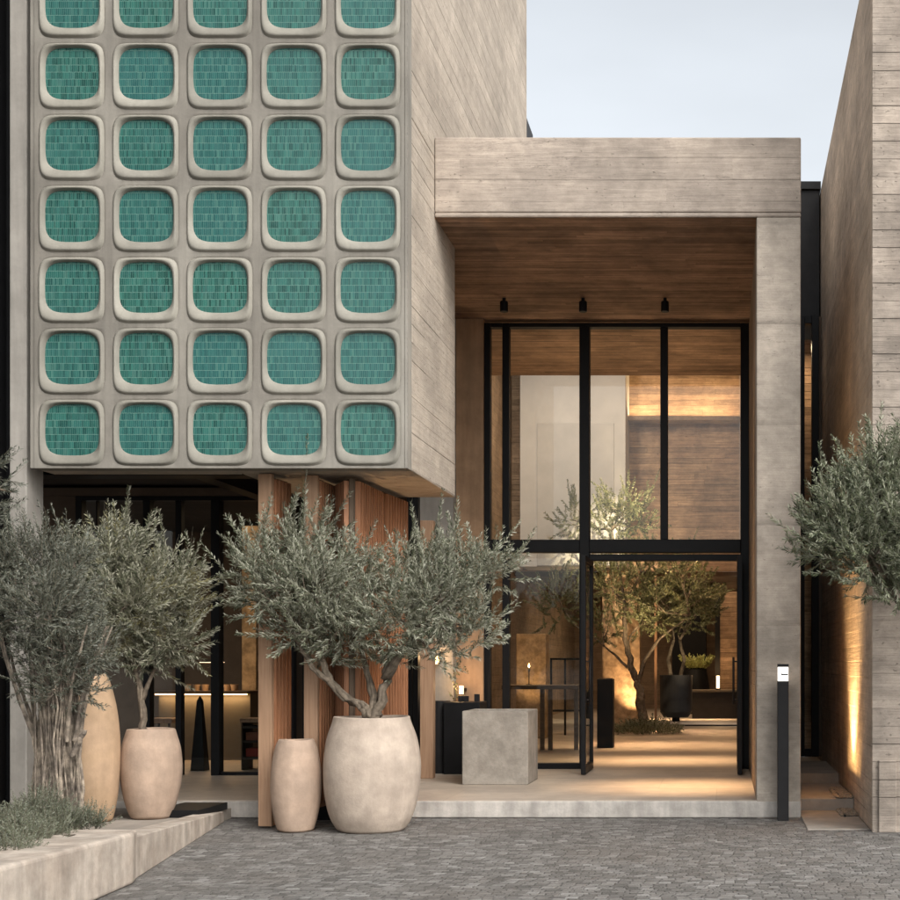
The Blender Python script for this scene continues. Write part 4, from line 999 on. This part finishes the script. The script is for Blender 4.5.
# round dark pot with small tree, counters further back
Y7 = 28.5
rp = thing('round_planter', (X(676,Y7),Y7,FZ), 'large round bronze black planter in the back of the hall', 'planter')
MB().lathe([(0.001,0),(.28,0),(.36,.12),(.37,.95),(.34,.95),(.33,.85),(0.001,.85)], (X(676,Y7),Y7,FZ+.10), 36).build('body', M['char'], rp)
MB().tube([(X(676,Y7),Y7,FZ),(X(676,Y7),Y7,FZ+.11)], .09, 16).build('foot', M['black'], rp)
olive('small_indoor_tree', (X(676,Y7),Y7,1.1),
  [([Q(672,680,Y7),Q(668,660,Y7),Q(674,640,Y7)], .05,.03), ([Q(680,680,Y7),Q(684,660,Y7),Q(680,640,Y7)], .045,.03)],
  [C(690,615,Y7,26,20), C(668,600,Y7,24,24), C(705,600,Y7,20,22), C(690,585,Y7,30,16)],
  'leaf_in', 'small twin stemmed tree in the round bronze black planter', 420, 83, .05, leaf_len=.09, leaf_w=.022, group='olive trees inside', tw_len=(.15,.45))
lamp('planter_beam','SPOT',(X(690,27.6),27.4,.3),90,(1,.8,.5),rp,target=(X(690,Y7),Y7,2.4),spot_size=R(50),spot_blend=1)
ct = thing('back_counter', (X(718,30),30,FZ), 'low dark counter with a pale top in the back of the hall', 'counter')
MB().box(X(692,30),X(741,30),30,30.6,FZ,Z(692,30)).build('cabinet', M['char'], ct, bevel=.006)
MB().box(X(691,30),X(742,30),29.97,30.62,Z(692,30)+.001,Z(690,30)).build('counter_top', M['bar_front'], ct)
x=X(718,30.2); z=Z(690,30.2)
cn = thing('table_candle', (x,30.2,z), 'thick glowing candle on the low dark counter', 'candle')
MB().lathe([(0,0),(.05,0),(.05,.04),(0,.04)], (x,30.2,z), 16).build('holder', M['black'], cn)
MB().lathe([(0,0),(.04,0),(.04,.3),(0,.3)], (x,30.2,z+.041), 16).build('wax', emit('candle wax',(1,.72,.42),1.6), cn)
lamp('table_candle_glow','POINT',(x,30.0,z+.5),10,WARM,cn,shadow_soft_size=.05)
bp = MB().box(X(715,30.8),X(720,30.8),30.8,30.9,FZ,3.295)
tag(bp.build('steel_post', M['black']), 'black steel post rising behind the low dark counter', 'post')
tp_ = MB().box(X(654.5,26.1),X(657,26.1),26.05,26.12,FZ,3.3)
tag(tp_.build('timber_post', M['post_wood']), 'thin pale post between the indoor olive and the round planter', 'post')
tk = MB().box(X(655,26.4),.30,26.36,26.42,FZ+.002,FZ+.03)
tag(tk.build('floor_track', M['black']), 'thin dark floor track crossing the back of the hall', 'track')
dn = MB().box(X(672,35.5),X(706,35.5),35.5,36.6,FZ,3.0)
tag(dn.build('dark_cabinet', M['black']), 'tall black cabinet against the far back wall behind the small tree', 'cabinet')
fv = thing('flower_vase', (X(697,33),33,FZ), 'black vase with yellow green flowers before the tall black cabinet', 'vase')
MB().lathe([(0.001,0),(.3,0),(.34,.6),(.25,1.15),(.2,1.2),(.18,1.15),(0.001,1.1)], (X(697,33),33,FZ), 24).build('body', M['black'], fv, smooth=True)
rng=np.random.default_rng(12); n=70; a=rng.uniform(0,6.28,n)
leaf_mesh('flowers', np.stack([X(697,33)+.15*np.cos(a),33+.15*np.sin(a),np.full(n,1.35)],1), np.stack([np.cos(a)*.7,np.sin(a)*.7,np.full(n,.6)],1), rng.uniform(.2,.5,n), .12,.05,.05,[leaf_mat('flower petals',(.35,.38,.12),(.6,.6,.25),(.5,.5,.2)),M['twig']],fv,rng)
lamp('vase_beam','SPOT',(X(697,32),32.2,3.2),40,(1,.85,.55),fv,target=(X(697,33),33,1.5),spot_size=R(35),spot_blend=1)
